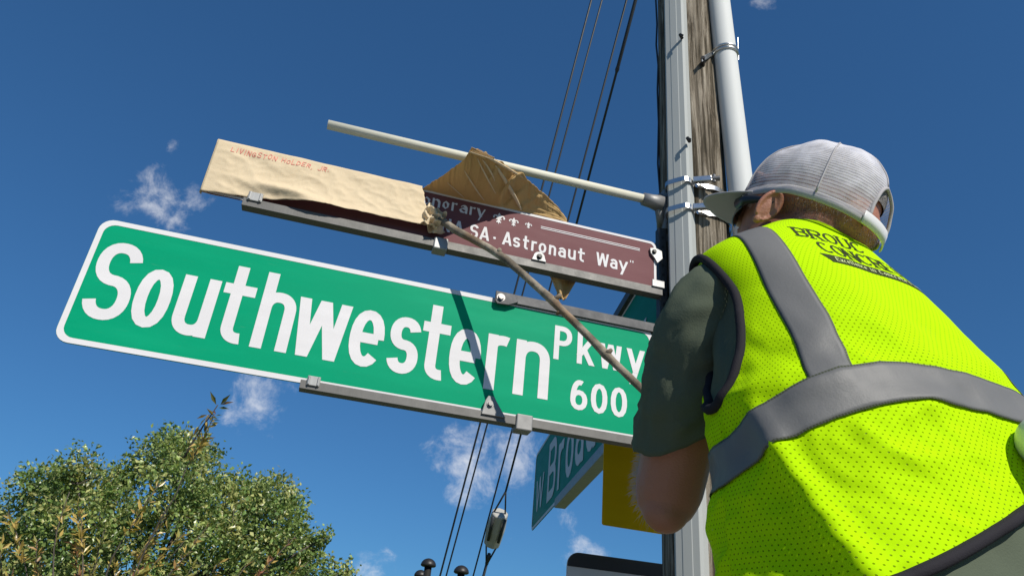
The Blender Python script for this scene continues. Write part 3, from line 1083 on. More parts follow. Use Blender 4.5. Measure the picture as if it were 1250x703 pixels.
# crumpled gather where the stick pushes
cg0 = GP.px(508, 277)
tipx, tipy = GP.px(541, 273)
def crumple(u, v):
    a0 = Vector((*GP.px(507, 276), 0)); a1 = Vector((*GP.px(524, 250), 0))
    b0 = Vector((*GP.px(531, 287), 0)); b1 = Vector((tipx, tipy, 0))
    p = (a0 * (1 - u) + b0 * u) * (1 - v) + (a1 * (1 - u) + b1 * u) * v
    f = .012 * math.sin(v * 17 + u * 3.0) * (.3 + u) + .010 * noise.noise(Vector((u * 5, v * 6, 9)))
    return GP.at(p.x + .004 * noise.noise(Vector((u * 7, v * 7, 2))), p.y + .004 * noise.noise(Vector((u * 7, v * 7, 8))), .017 + f + .020 * u)
psheet(crumple, 26, 26, 'crumpled_end', pw)
def crumple2(u, v):
    a0 = Vector((*GP.px(516, 279), 0)); a1 = Vector((*GP.px(530, 264), 0))
    b0 = Vector((*GP.px(527, 290), 0)); b1 = Vector((*GP.px(543, 285), 0))
    p = (a0 * (1 - u) + b0 * u) * (1 - v) + (a1 * (1 - u) + b1 * u) * v
    return GP.at(p.x, p.y, .012 + .010 * math.sin(u * 8 + v * 4) + .012 * (1 - u))
psheet(crumple2, 16, 16, 'crumpled_end', pw)
# flap thrown up above the sign, leaning towards us
outl = [(515, 231, .004), (527, 223, .03), (541, 214, .07), (556, 203, .12), (567, 195, .16), (572, 186, .185), (577, 179.5, .195), (592, 187, .175), (610, 197.5, .135), (628, 208, .100), (645, 218.5, .075), (657, 231, .055), (668, 240, .035), (680, 251, .015), (692, 267, -.004)]
ptop = []
for a, b, k in outl:
    x, y = GP.px(a, b, k)
    ptop.append(Vector((x, y, k)))
pbot = []
x0_, x1_ = GP.px(515, 231)[0], GP.px(693, 268)[0]
nO = len(outl)
for i in range(nO):
    s_ = i / (nO - 1)
    pbot.append(Vector((x0_ + (x1_ - x0_) * s_, MT - .003, -.0055)))
def lerp_list(L, s):
    s = min(max(s, 0), 1) * (len(L) - 1)
    i = min(int(s), len(L) - 2)
    return L[i].lerp(L[i + 1], s - i)
def flap(u, v):
    # ribs fan out from the peak to the foot
    p = lerp_list(pbot, u).lerp(lerp_list(ptop, u), v)
    env = math.sin(math.pi * min(1, max(0, u))) ** .6 * (.25 + .75 * math.sin(math.pi * min(1, v * .92 + .05)))
    ph = u * 1.0 + .18 * (1 - v)
    rib = 0
    for c_, wd, am in ((.40, .012, .020), (.43, .015, -.014), (.50, .010, .022), (.535, .014, -.016), (.585, .011, .026), (.68, .016, .040), (.72, .018, -.020), (.31, .012, .012), (.34, .02, -.012), (.84, .02, .012)):
        rib += am * math.exp(-((ph - c_) / wd) ** 2)
    bow = -.012 * math.sin(math.pi * v) * math.sin(math.pi * u)
    nz = .0025 * noise.fractal(Vector((u * 9, v * 5, 5)), 1, 2, 4)
    ragged = .004 * noise.noise(Vector((u * 60, 1, 3))) * v
    foot = min(1, v * 5)
    return GP.at(p.x, p.y + ragged, p.z + (0.85 * env * rib + bow + nz) * foot)
psheet(flap, 160, 40, 'flap', pw, mt='paper_shaded')
# sunlit folds standing proud on the flap
flo = [o for o in pw.children if o.name.startswith('flap')][0]
fl_bvh = BVHTree.FromPolygons([Vector(v.co) for v in flo.data.vertices], [tuple(p.vertices) for p in flo.data.polygons])
def on_flap(px_, py_):
    d_ = ray(px_, py_).normalized()
    hit = fl_bvh.ray_cast(CAM, d_)
    return hit[0] - d_ * .004 if hit[0] is not None else None
for line, r0_ in (([(577, 183), (590, 189), (606, 198), (622, 207), (640, 218)], .0050), ([(588, 194), (595, 203), (601, 213), (604, 222)], .0030), ([(604, 201), (612, 213), (622, 229), (631, 245), (637, 258), (643, 272)], .0060), ([(566, 207), (575, 222), (584, 236), (592, 246)], .0028), ([(582, 192), (588, 205), (597, 222), (606, 238)], .0026), ([(622, 238), (630, 250), (636, 262)], .0034), ([(545, 222), (556, 232), (568, 243)], .0022)):
    pp = [on_flap(*q) for q in line]
    pp = [p for p in pp if p is not None]
    if len(pp) < 3: continue
    k_ = len(pp) - 1
    mb = MB()
    mb.tube(pp, [r0_ * (.25 + .75 * math.sin(math.pi * min(1, (i + .35) / (k_ + .7)))) for i in range(k_ + 1)], 8, flat=.7)
    fo = mb.build('fold', M['paper'], pw, True)
    ss_ = fo.modifiers.new('ss', 'SUBSURF')
    ss_.levels = ss_.render_levels = 2
# curled tip
def curl(u, v):
    c0_, c1_ = Vector((*GP.px(574, 183, .19), .19)), Vector((*GP.px(603, 194, .175), .175))
    a = R(40 + 250 * v)
    p = c0_.lerp(c1_, u)
    r_ = .0075 * (1 - .5 * u)
    return GP.at(p.x + .3 * r_ * math.sin(a), p.y + r_ * math.sin(a), p.z + r_ * math.cos(a))
psheet(curl, 14, 14, 'curled_tip', pw)
# scrap of the back half hanging below the sign
def scrap(u, v):
    top_ = [Vector((*GP.px(668, 330, -.03), -.03)), Vector((*GP.px(706, 338, -.03), -.03))]
    bot_ = [Vector((*GP.px(684, 366, -.03), -.03)), Vector((*GP.px(690, 366, -.03), -.03))]
    p = top_[0].lerp(top_[1], u).lerp(bot_[0].lerp(bot_[1], u), v)
    return GP.at(p.x, p.y, p.z + .012 * math.sin(u * 7) * (1 - .5 * v) + .004 * noise.noise(Vector((u * 4, v * 4, 0))))
psheet(scrap, 18, 12, 'torn_scrap', pw, mt='paper_shaded')
def backhang(u, v):
    x = x0_ + (x1_ - .01 - x0_) * u
    yb = MT - .10 - .10 * math.exp(-((x - GP.px(688, 350)[0]) / .05) ** 2) + .02 * noise.noise(Vector((u * 8, 0, 0)))
    return GP.at(x, MT + .003 + (yb - MT - .003) * v, -.006 - .022 * min(1, v * 3) - .006 * noise.fractal(Vector((u * 6, v * 4, 1)), 1, 2, 4))
psheet(backhang, 60, 24, 'back_flap', pw)
# red marker name on the paper front
mb = MB()
nm = 'LIVINGSTON HOLDER, JR.'
a0, a1 = GP.px(281, 187), GP.px(402, 213)
x_ = a0[0]
tot = sum(.55 if ch in 'I,.' else (.7 if ch == ' ' else 1) for ch in nm)
unit = (a1[0] - a0[0]) / tot
bvh_sheet = None
shf = [o for o in pw.children if o.name.startswith('sheet')][0]
bvh_sheet = BVHTree.FromPolygons([Vector(v.co) for v in shf.data.vertices], [tuple(p.vertices) for p in shf.data.polygons])
def pfn(x, y, k):
    o_ = GP.at(x, y, .1)
    hit = bvh_sheet.ray_cast(o_, -GP.z)
    return (hit[0] if hit[0] is not None else GP.at(x, y, .012)) + GP.z * (k + .0009)
for i, ch in enumerate(nm):
    wd = .55 if ch in 'I,.' else (.7 if ch == ' ' else 1)
    jit = rng.uniform(-.0020, .0020)
    fr = (x_ - a0[0]) / (a1[0] - a0[0])
    hh = .0155 * rng.uniform(.85, 1.12)
    bsy = a0[1] + (a1[1] - a0[1]) * fr
    if ch != ' ':
        fn2 = lambda x, y, k, b=bsy + jit: pfn(x + (y) * .12, y + b, k)
        word(mb, [(ch, x_ + unit * .08, x_ + unit * (wd - .16))], hh, hh * .7, .0017, fn2, n=7, sub=.004, lift=.0002)
    x_ += unit * wd
mb.build('handwriting', M['red_ink'], pw, recalc=False)

# ------------------------------------------------------------------ branch used as a pole
tipA = GP.at(*GP.px(539, 271, .030), .030)
gripB = P(785, 478, 1.48)
def stick_pt(px_, py_, s):
    p = tipA.lerp(gripB, s)
    return P(px_, py_, (p - CAM).dot(_fw))
# parameter s for each pixel comes from the straight 3-D line between tip and grip
def s_of(px_, py_):
    best, bs = 1e9, 0
    for i in range(0, 141):
        s = i / 100
        p = tipA.lerp(gripB, s) - CAM
        d = p.dot(_fw)
        x, y = 625 + FPX * p.dot(_rt) / d, 351.5 - FPX * p.dot(_up) / d
        e = (x - px_) ** 2 + (y - py_) ** 2
        if e < best: best, bs = e, s
    return bs
spx = [(537, 268), (546, 274), (556, 281), (575, 291), (597, 303), (618, 317), (640, 336), (660, 354), (676, 368), (683, 376), (703, 395), (724, 416), (739, 432), (748, 441), (765, 457), (785, 476), (806, 496), (826, 515), (842, 530)]
pts = [stick_pt(a, b, s_of(a, b)) for a, b in spx]
rad = [.0105, .0100, .0098, .0096, .0092, .0096, .0092, .0090, .0108, .0088, .0088, .0086, .0102, .0084, .0083, .0082, .0082, .008, .008]
fine, frad = [], []
for i in range(len(pts) - 1):
    for k in range(5):
        s_ = k / 5
        fine.append(pts[i].lerp(pts[i + 1], s_)); frad.append(rad[i] * (1 - s_) + rad[i + 1] * s_)
fine.append(pts[-1]); frad.append(rad[-1])
frad = [r_ * (1 + .09 * noise.noise(Vector((i * .37, 3, 0)))) for i, r_ in enumerate(frad)]
br = empty('branch', pts[-1], 'bare tree branch used as a stick to push the paper off the maroon sign', 'branch')
mb = MB()
mb.tube(fine, frad, 12)
mb.build('stem', M['bark'], br, True)
for (a, b, dx, dy, ln) in ((676, 367, 1, -.9, 9), (740, 432, 1, -.8, 7), (609, 309, .2, -1, 6), (686, 379, -1, .6, 7)):
    p = stick_pt(a, b, s_of(a, b))
    d_ = (p - CAM).dot(_fw)
    e_ = P(a + dx * ln, b + dy * ln, d_ - .004)
    mb = MB()
    mb.tube([p, p.lerp(e_, .6), e_], [.0075, .0055, .0035], 8)
    mb.build('twig_stub', M['bark'], br, True)

# ------------------------------------------------------------------ trees
def leaf_mat(name):
    m = mat(name, (0.08, 0.1, 0.03), 0.33, 0, 0.5)
    t = NT(m)
    at = t.node('ShaderNodeAttribute')
    at.attribute_name = 'leafcol'
    t.base(at.outputs['Color'])
    tr = t.node('ShaderNodeBsdfTranslucent')
    t.nt.links.new(t.mix(1.0, at.outputs['Color'], (1.25, 1.2, 0.6), 'MULTIPLY'), tr.inputs[0])
    mx = t.node('ShaderNodeMixShader')
    mx.inputs[0].default_value = 0.28
    t.nt.links.new(t.b.outputs[0], mx.inputs[1])
    t.nt.links.new(tr.outputs[0], mx.inputs[2])
    t.nt.links.new(mx.outputs[0], t.out.inputs[0])
    return m
M['leaf'] = leaf_mat('leaves')
m = mat('tree_bark', (0.10, 0.08, 0.06), 0.9)
t = NT(m)
n1 = t.noise(12, 6, 0.6, stretch=(3, 3, .6))
t.base(t.ramp(n1, [(0.3, (0.03, 0.024, 0.018)), (0.7, (0.14, 0.115, 0.09))]))
t.bump(n1, 0.6, 0.02)
M['tree_bark'] = m
class Leaves:
    def __init__(s):
        s.v, s.f, s.c = [], [], []
    def leaf(s, p, d, n, L, W, colr, fold=.25):
        d = d.normalized()
        sd = d.cross(n)
        if sd.length < 1e-4: return
        sd.normalize()
        n = sd.cross(d)
        o = len(s.v)
        for a, b, k in ((0, 0, 0), (.45, .5, fold * .5), (1, 0, -.12), (.45, -.5, fold * .5), (.5, 0, 0)):
            s.v.append(tuple(p + d * (a * L) + sd * (b * W) + n * (k * W)))
        s.f += [(o, o + 4, o + 1), (o + 1, o + 4, o + 2), (o, o + 3, o + 4), (o + 4, o + 3, o + 2)]
        s.c += [colr] * 5
    def build(s, name, parent):
        me = bpy.data.meshes.new(name)
        me.from_pydata(s.v, [], s.f)
        me.update()
        ca = me.color_attributes.new('leafcol', 'FLOAT_COLOR', 'POINT')
        ca.data.foreach_set('color', np.array([(*c, 1) for c in s.c], dtype=np.float32).ravel())
        return link(name, me, M['leaf'], parent, False)
def rvec(r_): 
    while True:
        v = Vector((r_.uniform(-1, 1), r_.uniform(-1, 1), r_.uniform(-1, 1)))
        if .05 < v.length < 1: return v.normalized()
def limb(mb, a, b, r0, r1, bend, r_, n=7):
    pts = []
    off = rvec(r_) * bend
    for i in range(n + 1):
        s = i / n
        pts.append(a.lerp(b, s) + off * math.sin(math.pi * s) + rvec(r_) * bend * .12)
    pts[0], pts[-1] = a, b
    mb.tube(pts, [r0 + (r1 - r0) * i / n for i in range(n + 1)], 8)
    return pts

# green pear-like tree with small leaves
r1 = random.Random(11)
D1 = 8.2
blobs = [(60, 604, 40, 0), (92, 578, 27, -.2), (35, 640, 46, .1), (14, 690, 50, 0), (80, 655, 55, -.4), (122, 600, 33, .1), (150, 585, 22, -.1), (140, 640, 50, -.4), (188, 562, 32, 0), (207, 545, 22, .2), (228, 560, 32, -.1), (246, 556, 15, .1),
         (245, 600, 28, .1), (215, 610, 48, -.5), (262, 632, 36, -.1), (290, 598, 24, .1), (312, 612, 26, -.2), (338, 604, 24, .1), (356, 622, 20, .1), (330, 645, 42, -.3), (285, 672, 55, -.5), (362, 655, 20, .1), (366, 690, 30, .0), (180, 690, 65, -.6), (100, 715, 70, -.4),
         (385, 668, 9, .0), (397, 655, 8, .0), (376, 676, 10, 0), (405, 705, 16, .1), (424, 697, 8, .1), (340, 720, 50, -.3), (240, 735, 70, -.5), (30, 745, 70, 0), (-50, 660, 60, .2), (-70, 740, 80, 0), (150, 790, 90, -.3), (300, 790, 80, -.2), (400, 760, 50, 0), (10, 820, 90, 0), (160, 760, 90, .6), (60, 700, 60, .7), (250, 690, 60, .7), (330, 690, 50, .6), (-130, 720, 60, .1)]
trunk_base = P(170, 640, D1)
trunk_base = Vector((trunk_base.x, trunk_base.y + .2, 0))
t1 = empty('leafy_tree', trunk_base, 'green bushy tree with small leaves below the big green street sign', 'tree')
mb = MB()
fork = trunk_base + Vector((0, 0, 1.2))
limb(mb, trunk_base - Vector((0, 0, .1)), fork, .13, .10, .05, r1)
lv = Leaves()
cols = [(.055, .085, .022), (.075, .105, .028), (.10, .125, .035), (.12, .14, .05), (.042, .065, .02), (.15, .15, .055)]
for (a, b, rp, dd) in blobs:
    c = P(a, b, D1 + dd * 1.6)
    rr = rp * D1 / FPX
    limb(mb, fork + Vector((r1.uniform(-.1, .1), r1.uniform(-.1, .1), r1.uniform(-.3, .5))), c, .035, .008, .15, r1)
    for _ in range(max(2, int(rp / 9))):
        limb(mb, c - Vector((0, 0, rr * .4)), c + rvec(r1) * rr * .9, .010, .003, .05, r1, 4)
    nl = int(min(2600, 110 + 1.35 * rp * rp))
    ncl = max(3, nl // 26)
    for _ in range(ncl):
        d = rvec(r1)
        d.z = d.z * .85 + .18
        cc = c + d * rr * (r1.random() ** .45) * (.9 + .45 * r1.random() * r1.random())
        base_c = r1.choice(cols)
        for _ in range(26):
            p = cc + rvec(r1) * (.02 + .12 * r1.random())
            ld = (rvec(r1) + d * .6 + Vector((0, 0, -.25))).normalized()
            nn = (rvec(r1) * .9 + Vector((.1, -.2, .7))).normalized()
            k = r1.uniform(.6, 1.45)
            L = r1.uniform(.026, .064)
            lv.leaf(p, ld, nn, L, L * r1.uniform(.55, .75), tuple(x * k * 2.65 for x in base_c))
mb.build('trunk', M['tree_bark'], t1, True)
lv.build('crown', t1)

# sapling in front with long bronze and yellow leaves
r2 = random.Random(5)
D2 = 5.6
t2base = P(150, 650, D2)
t2base = Vector((t2base.x, t2base.y, 0))
t2 = empty('sapling', t2base, 'bronze leaved sapling with long pointed leaves in front of the green tree', 'tree')
mb = MB()
lv = Leaves()
f2 = t2base + Vector((0, 0, .9))
limb(mb, t2base - Vector((0, 0, .1)), f2, .04, .03, .04, r2)
tips = [(262, 505, 0, 1.0), (195, 590, -.2, .8), (205, 625, .1, .9), (225, 650, .2, .8), (95, 615, .1, .8), (85, 600, -.2, .5), (10, 625, 0, .9), (0, 665, .2, 1), (45, 660, -.1, .9), (90, 655, .1, .9), (140, 680, 0, 1), (180, 665, .1, 1), (170, 695, -.3, 1),
        (270, 685, .1, .9), (300, 690, .2, .8), (360, 655, .1, .45), (365, 690, -.1, .6), (235, 690, -.2, 1), (110, 690, .2, 1), (10, 700, -.2, 1), (60, 700, 0, 1), (200, 705, 0, 1), (130, 640, .2, .6), (255, 640, 0, .5), (320, 700, 0, .7), (150, 735, 0, 1), (40, 740, 0, 1), (260, 740, 0, 1)]
lc = [(.16, .115, .03), (.20, .15, .035), (.12, .115, .03), (.17, .10, .035), (.17, .075, .045), (.10, .11, .03), (.24, .17, .05), (.14, .13, .035)]
for (a, b, dd, am) in tips:
    tip = P(a, b, D2 + dd)
    pts = limb(mb, f2 + Vector((0, 0, r2.uniform(-.2, .5))), tip, .010, .0028, .12, r2, 10)
    ax_ = (pts[-1] - pts[-4]).normalized()
    nlv = int(62 * am)
    cset = r2.sample(lc, 3)
    for i in range(nlv):
        s = r2.random() ** .7
        p = pts[-1] - ax_ * (s * .42) + rvec(r2) * .015
        ld = (ax_ * r2.uniform(.3, 1.0) + rvec(r2) * .8).normalized()
        L = r2.uniform(.05, .095) * (.8 + .3 * am)
        k = r2.uniform(.8, 1.35)
        lv.leaf(p, ld, (rvec(r2) * .7 + Vector((.1, -.3, .8))), L, L * .27, tuple(x * k * 2.1 for x in r2.choice(cset)), .5)
# the one clear shoot standing above the crown
sh = P(266, 494, D2)
pts = limb(mb, P(225, 558, D2), sh, .010, .004, .03, r2, 6)
for (dx, dy, L) in ((-8, -14, .115), (12, -10, .12), (15, -3, .11), (12, 4, .09), (-3, 8, .05), (-10, 12, .08), (-16, 18, .09), (-22, 14, .08), (3, 16, .06), (-24, 30, .09), (-10, 26, .08), (-30, 40, .09), (-18, 40, .08), (-4, 30, .06)):
    p = P(266 + dx * .25 - max(0, dy) * .55, 494 + max(0, dy) * .85, D2)
    e = P(266 + dx * 1.2, 494 + dy * 1.2, D2 - .02)
    lv.leaf(p, (e - p), Vector((r2.uniform(-.6, .6), -1, r2.uniform(-.2, .8))), L, L * .27, r2.choice(lc), .4)
mb.build('trunk', M['tree_bark'], t2, True)
lv.build('crown', t2)

# ------------------------------------------------------------------ worker: torso surface shared by body, shirt, vest, tape and print
# keys: z (above camera), centre x, y, half width, half depth
KEYS = [(.00, .462, .848, .208, .160), (.08, .460, .850, .210, .161), (.18, .457, .855, .208, .158), (.30, .452, .868, .204, .154), (.38, .446, .886, .190, .147),
        (.47, .436, .915, .172, .134), (.52, .430, .933, .177, .122), (.562, .427, .948, .176, .109), (.598, .431, .957, .144, .095), (.628, .439, .964, .106, .083), (.652, .447, .969, .080, .071), (.676, .453, .972, .064, .062)]
_s = [0.0]
for i in range(1, len(KEYS)):
    a, b = KEYS[i - 1], KEYS[i]
    _s.append(_s[-1] + math.hypot(b[0] - a[0], (b[3] - a[3])))
_tot = _s[-1]
_tab_s = np.linspace(0, _tot, 600)
_tab = []
for c in range(5):
    y = np.interp(_tab_s, _s, [k[c] for k in KEYS])
    kw = np.hanning(61); kw /= kw.sum()
    yp = np.concatenate([2 * y[0] - y[30:0:-1], y, 2 * y[-1] - y[-2:-32:-1]])
    _tab.append(np.convolve(yp, kw, 'valid'))
TAB = np.array(_tab)                       # 5 x 600
FYAW = R(19.0)                              # facing, left of +Y
tf = Vector((-math.sin(FYAW), math.cos(FYAW), 0))
tl = Vector((-math.cos(FYAW), -math.sin(FYAW), 0))
def row(v):
    x = min(max(v, 0), 1) * 599
    i = min(int(x), 598)
    return TAB[:, i] * (1 - (x - i)) + TAB[:, i + 1] * (x - i)
def v_of_z(z):
    return float(np.interp(z, TAB[0], np.linspace(0, 1, 600)))
def base_pt(th, v, off=0.0):
    z, cx_, cy_, a, b = row(v)
    c, s = math.cos(th), math.sin(th)
    e = 2.35
    k = (abs(c) ** e + abs(s) ** e) ** (-1 / e)
    bb = b if s > 0 else b * .62
    # shoulder blades / spine groove at the back
    if s > 0:
        w = a * c * k
        bb = b + .005 * math.exp(-((abs(w) - .085) / .05) ** 2) * math.exp(-((z - .45) / .10) ** 2) - .002 * math.exp(-(w / .025) ** 2) * (z < .58)
    return Vector((cx_, cy_, CAM_H + z)) + tl * ((a + off) * c * k) - tf * ((bb + off) * s * k)
def wrinkle(th, v):
    z = row(v)[0]
    u = th * .17
    # long soft drags from left hip up to the right shoulder, finer ones low down
    q = Vector((u * 5.0 + z * 3.2, z * 7.5 - u * 2.2, 1.7))
    a = noise.fractal(q, 1.0, 2.0, 3)
    q2 = Vector((u * 16 + z * 9, z * 11 - u * 4, 7.7))
    r_ = 1 - 2 * abs(noise.noise(q2))
    low = min(1, max(0, (.47 - z) / .16))
    q3 = Vector((u * 8 - z * 14, z * 5 + u * 5, 4.4))
    r3 = 1 - 2 * abs(noise.noise(q3))
    d = .0085 * a * (.16 + .84 * low) + .0045 * r_ * low + .007 * max(0, r3) * low
    # cloth stands off the waist, folds at the left flank
    hem = min(1, max(0, (.26 - z) / .26))
    d += .010 * hem + .012 * hem * math.sin(th * 7 + z * 8 + 1.0) * min(1, max(0, math.sin(th) + .4)) * .6
    fl = math.exp(-((th - R(30) + (z - .2) * 2.4) / .085) ** 2) * min(1, max(0, (.30 - z) / .06)) * min(1, max(0, (z - .02) / .05))
    d += .016 * fl
    q4 = Vector((u * 34 + z * 20, z * 30 - u * 16, 2.2))
    d += .0016 * low * (1 - 2 * abs(noise.noise(q4)))
    return d
def S(th, v, off=0.0):
    e1, e2 = .01, .004
    p = base_pt(th, v)
    tu = base_pt(th + e1, v) - base_pt(th - e1, v)
    tv = base_pt(th, min(1, v + e2)) - base_pt(th, max(0, v - e2))
    n = tu.cross(tv).normalized()
    if n.dot(p - Vector((row(v)[1], row(v)[2], p.z - .03))) < 0: n = -n
    return p + n * (off + wrinkle(th, v)), n
_arc = [0.0]
for _i in range(1, 200):
    _arc.append(_arc[-1] + (base_pt(R(80), _i / 199) - base_pt(R(80), (_i - 1) / 199)).length)
def arc_of_v(v): return float(np.interp(v, np.linspace(0, 1, 200), _arc))
def v_of_arc(a): return float(np.interp(a, _arc, np.linspace(0, 1, 200)))
def th_back(w, v):
    """angle on the back for a lateral offset w (positive to his left)"""
    a = row(v)[3]
    lo, hi = R(2), R(178)
    for _ in range(24):
        mid = (lo + hi) / 2
        c, s = math.cos(mid), math.sin(mid)
        k = (abs(c) ** 2.35 + abs(s) ** 2.35) ** (-1 / 2.35)
        if a * c * k > w: lo = mid
        else: hi = mid
    return (lo + hi) / 2
man = empty('person', Vector((.447, .875, .74)), 'worker in a yellow safety vest turned away, holding up a bare branch', 'person')

# --- cloth materials
def cloth(name, base, scale=500, bump=.25, rough=.85):
    m = mat(name, base, rough, 0, .2)
    t = NT(m)
    n1 = t.noise(scale, 2, .6)
    n2 = t.noise(18, 5, .6)
    c = t.mix(t.math('MULTIPLY', n2, .5), tuple(base), tuple(x * .6 for x in base))
    c = t.mix(t.math('MULTIPLY', n1, .3), c, tuple(min(1, x * 1.5) for x in base))
    t.base(c)
    t.bump(n1, bump, .002)
    return m
M['shirt'] = cloth('green_work_shirt', (.086, .104, .070))
M['trousers'] = cloth('dark_trousers', (.05, .055, .065))
M['binding'] = cloth('black_binding', (.020, .018, .022))
M['boots'] = mat('boot_leather', (.10, .06, .035), .6)
m = mat('hi_vis_mesh', (.46, .86, .003), .85, 0, .06)
t = NT(m)
uvn = t.node('ShaderNodeUVMap')
sep = t.node('ShaderNodeSeparateXYZ')
t.nt.links.new(uvn.outputs[0], sep.inputs[0])
PIT = .0050
vy = t.math('DIVIDE', sep.outputs[1], PIT)
rowi = t.math('FLOOR', vy)
ux = t.math('ADD', t.math('DIVIDE', sep.outputs[0], PIT * 1.25), t.math('MULTIPLY', t.math('MODULO', rowi, 2.0), .5))
fx = t.math('SUBTRACT', t.math('FRACT', ux), .5)
fy = t.math('SUBTRACT', t.math('FRACT', vy), .5)
d2 = t.math('SQRT', t.math('ADD', t.math('MULTIPLY', fx, t.math('MULTIPLY', fx, 1.4)), t.math('MULTIPLY', fy, fy)))
hole = t.node('ShaderNodeMapRange', interpolation_type='SMOOTHSTEP')
t.nt.links.new(d2, hole.inputs[0])
hole.inputs[1].default_value = .10
hole.inputs[2].default_value = .22
hole.inputs[3].default_value = 1
hole.inputs[4].default_value = 0
nz = t.noise(11, 4, .6)
c = t.mix(t.math('MULTIPLY', nz, .35), (.56, .92, .002), (.46, .83, .004))
t.base(c)
t.bump(t.math('MULTIPLY', hole.outputs[0], -1.0), .5, .0015)
trl = t.node('ShaderNodeBsdfTranslucent')
trl.inputs[0].default_value = (.46, .86, .002, 1)
mx = t.node('ShaderNodeMixShader')
mx.inputs[0].default_value = .22
t.nt.links.new(t.b.outputs[0], mx.inputs[1])
t.nt.links.new(trl.outputs[0], mx.inputs[2])
trp = t.node('ShaderNodeBsdfTransparent')
mx2 = t.node('ShaderNodeMixShader')
t.nt.links.new(t.math('MULTIPLY', hole.outputs[0], .62), mx2.inputs[0])
t.nt.links.new(mx.outputs[0], mx2.inputs[1])
t.nt.links.new(trp.outputs[0], mx2.inputs[2])
t.nt.links.new(mx2.outputs[0], t.out.inputs[0])
M['vest'] = m
m = mat('reflective_tape', (.15, .15, .15), .55, .0, .35)
t = NT(m)
n1 = t.noise(22, 5, .6)
n2 = t.noise(420, 2, .5)
uvt = t.node('ShaderNodeUVMap')
spt = t.node('ShaderNodeSeparateXYZ')
t.nt.links.new(uvt.outputs[0], spt.inputs[0])
edge = t.math('GREATER_THAN', t.math('ABSOLUTE', t.math('SUBTRACT', spt.outputs[0], .5)), .455)
dash = t.math('GREATER_THAN', t.math('FRACT', t.math('DIVIDE', spt.outputs[1], .0035)), .4)
cb = t.mix(t.math('MULTIPLY', n1, .5), (.150, .148, .143), (.105, .104, .100))
t.base(t.mix(t.math('MULTIPLY', edge, t.math('MULTIPLY_ADD', dash, .45, .35)), cb, (.05, .06, .02)))
t.bump(t.math('ADD', n1, t.math('MULTIPLY', n2, .15)), .25, .004)
M['tape'] = m
M['print'] = cloth('vest_print', (.035, .045, .012))
M['print_light'] = cloth('vest_print_light', (.55, .62, .30))
# skin
m = mat('skin', (.40, .225, .155), .48, 0, .4)
t = NT(m)
n1 = t.noise(28, 5, .6)
n2 = t.noise(300, 3, .6)
c = t.mix(t.math('MULTIPLY', n1, .6), (.40, .175, .110), (.32, .125, .075))
c = t.mix(t.math('MULTIPLY', n2, .3), c, (.25, .12, .08))
t.base(c)
t.bump(t.math('ADD', t.math('MULTIPLY', n1, .6), n2), .3, .003)
t.b.inputs['Subsurface Weight'].default_value = .12
t.b.inputs['Subsurface Radius'].default_value = (.012, .005, .003)
t.b.inputs['Subsurface Scale'].default_value = .5
M['skin'] = m

# --- joints
SHL = Vector((.276, .880, CAM_H + .490))          # left shoulder
ELB = P(815, 604, 1.045)
WRI = P(820, 530, 1.36)
GRIP = P(826, 515, (stick_pt(826, 515, s_of(826, 515)) - CAM).dot(_fw))
SHR = Vector((.615, 1.020, CAM_H + .475))
ELR = Vector((.735, 1.00, CAM_H + .215))
WRR = Vector((.690, .760, CAM_H + .060))
# --- head frame
HYAW, HUP = R(50), R(27)
hf = Vector((-math.sin(HYAW) * math.cos(HUP), math.cos(HYAW) * math.cos(HUP), math.sin(HUP)))
hu = (Vector((0, 0, 1)) - hf * hf.z).normalized()
hl = hu.cross(hf)                                  # his left
HC = P(994, 245, 1.17)
HM = Matrix(((hl.x, hf.x, hu.x, HC.x), (hl.y, hf.y, hu.y, HC.y), (hl.z, hf.z, hu.z, HC.z), (0, 0, 0, 1)))
def hp(x, y, z): return HM @ Vector((x, y, z))     # x left, y forward, z up

# --- body: one continuous skin, grown from overlapping forms and remeshed
bm_ = MB()
ident = lambda p: Matrix.Translation(p)
def hell(x, y, z, a, b, c, rot=0):
    bm_.ellipsoid(HM @ Matrix.Translation((x, y, z)) @ Matrix.Rotation(rot, 4, 'X'), a, b, c)
hell(0, -.008, .004, .076, .094, .080)             # cranium
hell(0, .040, -.045, .062, .058, .085)             # face
hell(0, .062, -.105, .040, .036, .030)             # chin
hell(.030, .020, -.085, .034, .055, .030, R(-25))  # jaw
hell(-.030, .020, -.085, .034, .055, .030, R(-25))
hell(0, .098, -.035, .014, .022, .030, R(-20))     # nose
hell(0, .108, -.052, .016, .014, .011)
hell(.032, .083, .010, .026, .014, .010)           # brow
hell(-.032, .083, .010, .026, .014, .010)
hell(0, .088, -.078, .026, .014, .009)             # mouth
hell(0, -.080, -.035, .050, .030, .040)            # occiput to nape
nb = Vector((.462, .968, CAM_H + .580))
bm_.tube([nb - Vector((0, 0, .05)), nb.lerp(hp(0, -.03, -.06), .5), hp(0, -.022, -.055), hp(0, -.01, 0)], [.066, .060, .060, .055], 20)
for k in range(0, 12):                              # trunk
    pass
tr_pts, tr_r = [], []
mbt = MB()
for i in range(24):
    v = i / 23 * .93
    for k in range(36):
        mbt.v.append(tuple(base_pt(2 * math.pi * k / 36, v, -.022)))
for i in range(23):
    for k in range(36):
        mbt.f.append((i * 36 + k, i * 36 + (k + 1) % 36, (i + 1) * 36 + (k + 1) % 36, (i + 1) * 36 + k))
mbt.f.append(tuple(range(36))[::-1])
mbt.f.append(tuple(23 * 36 + k for k in range(36)))
bm_.add(mbt.v, mbt.f)
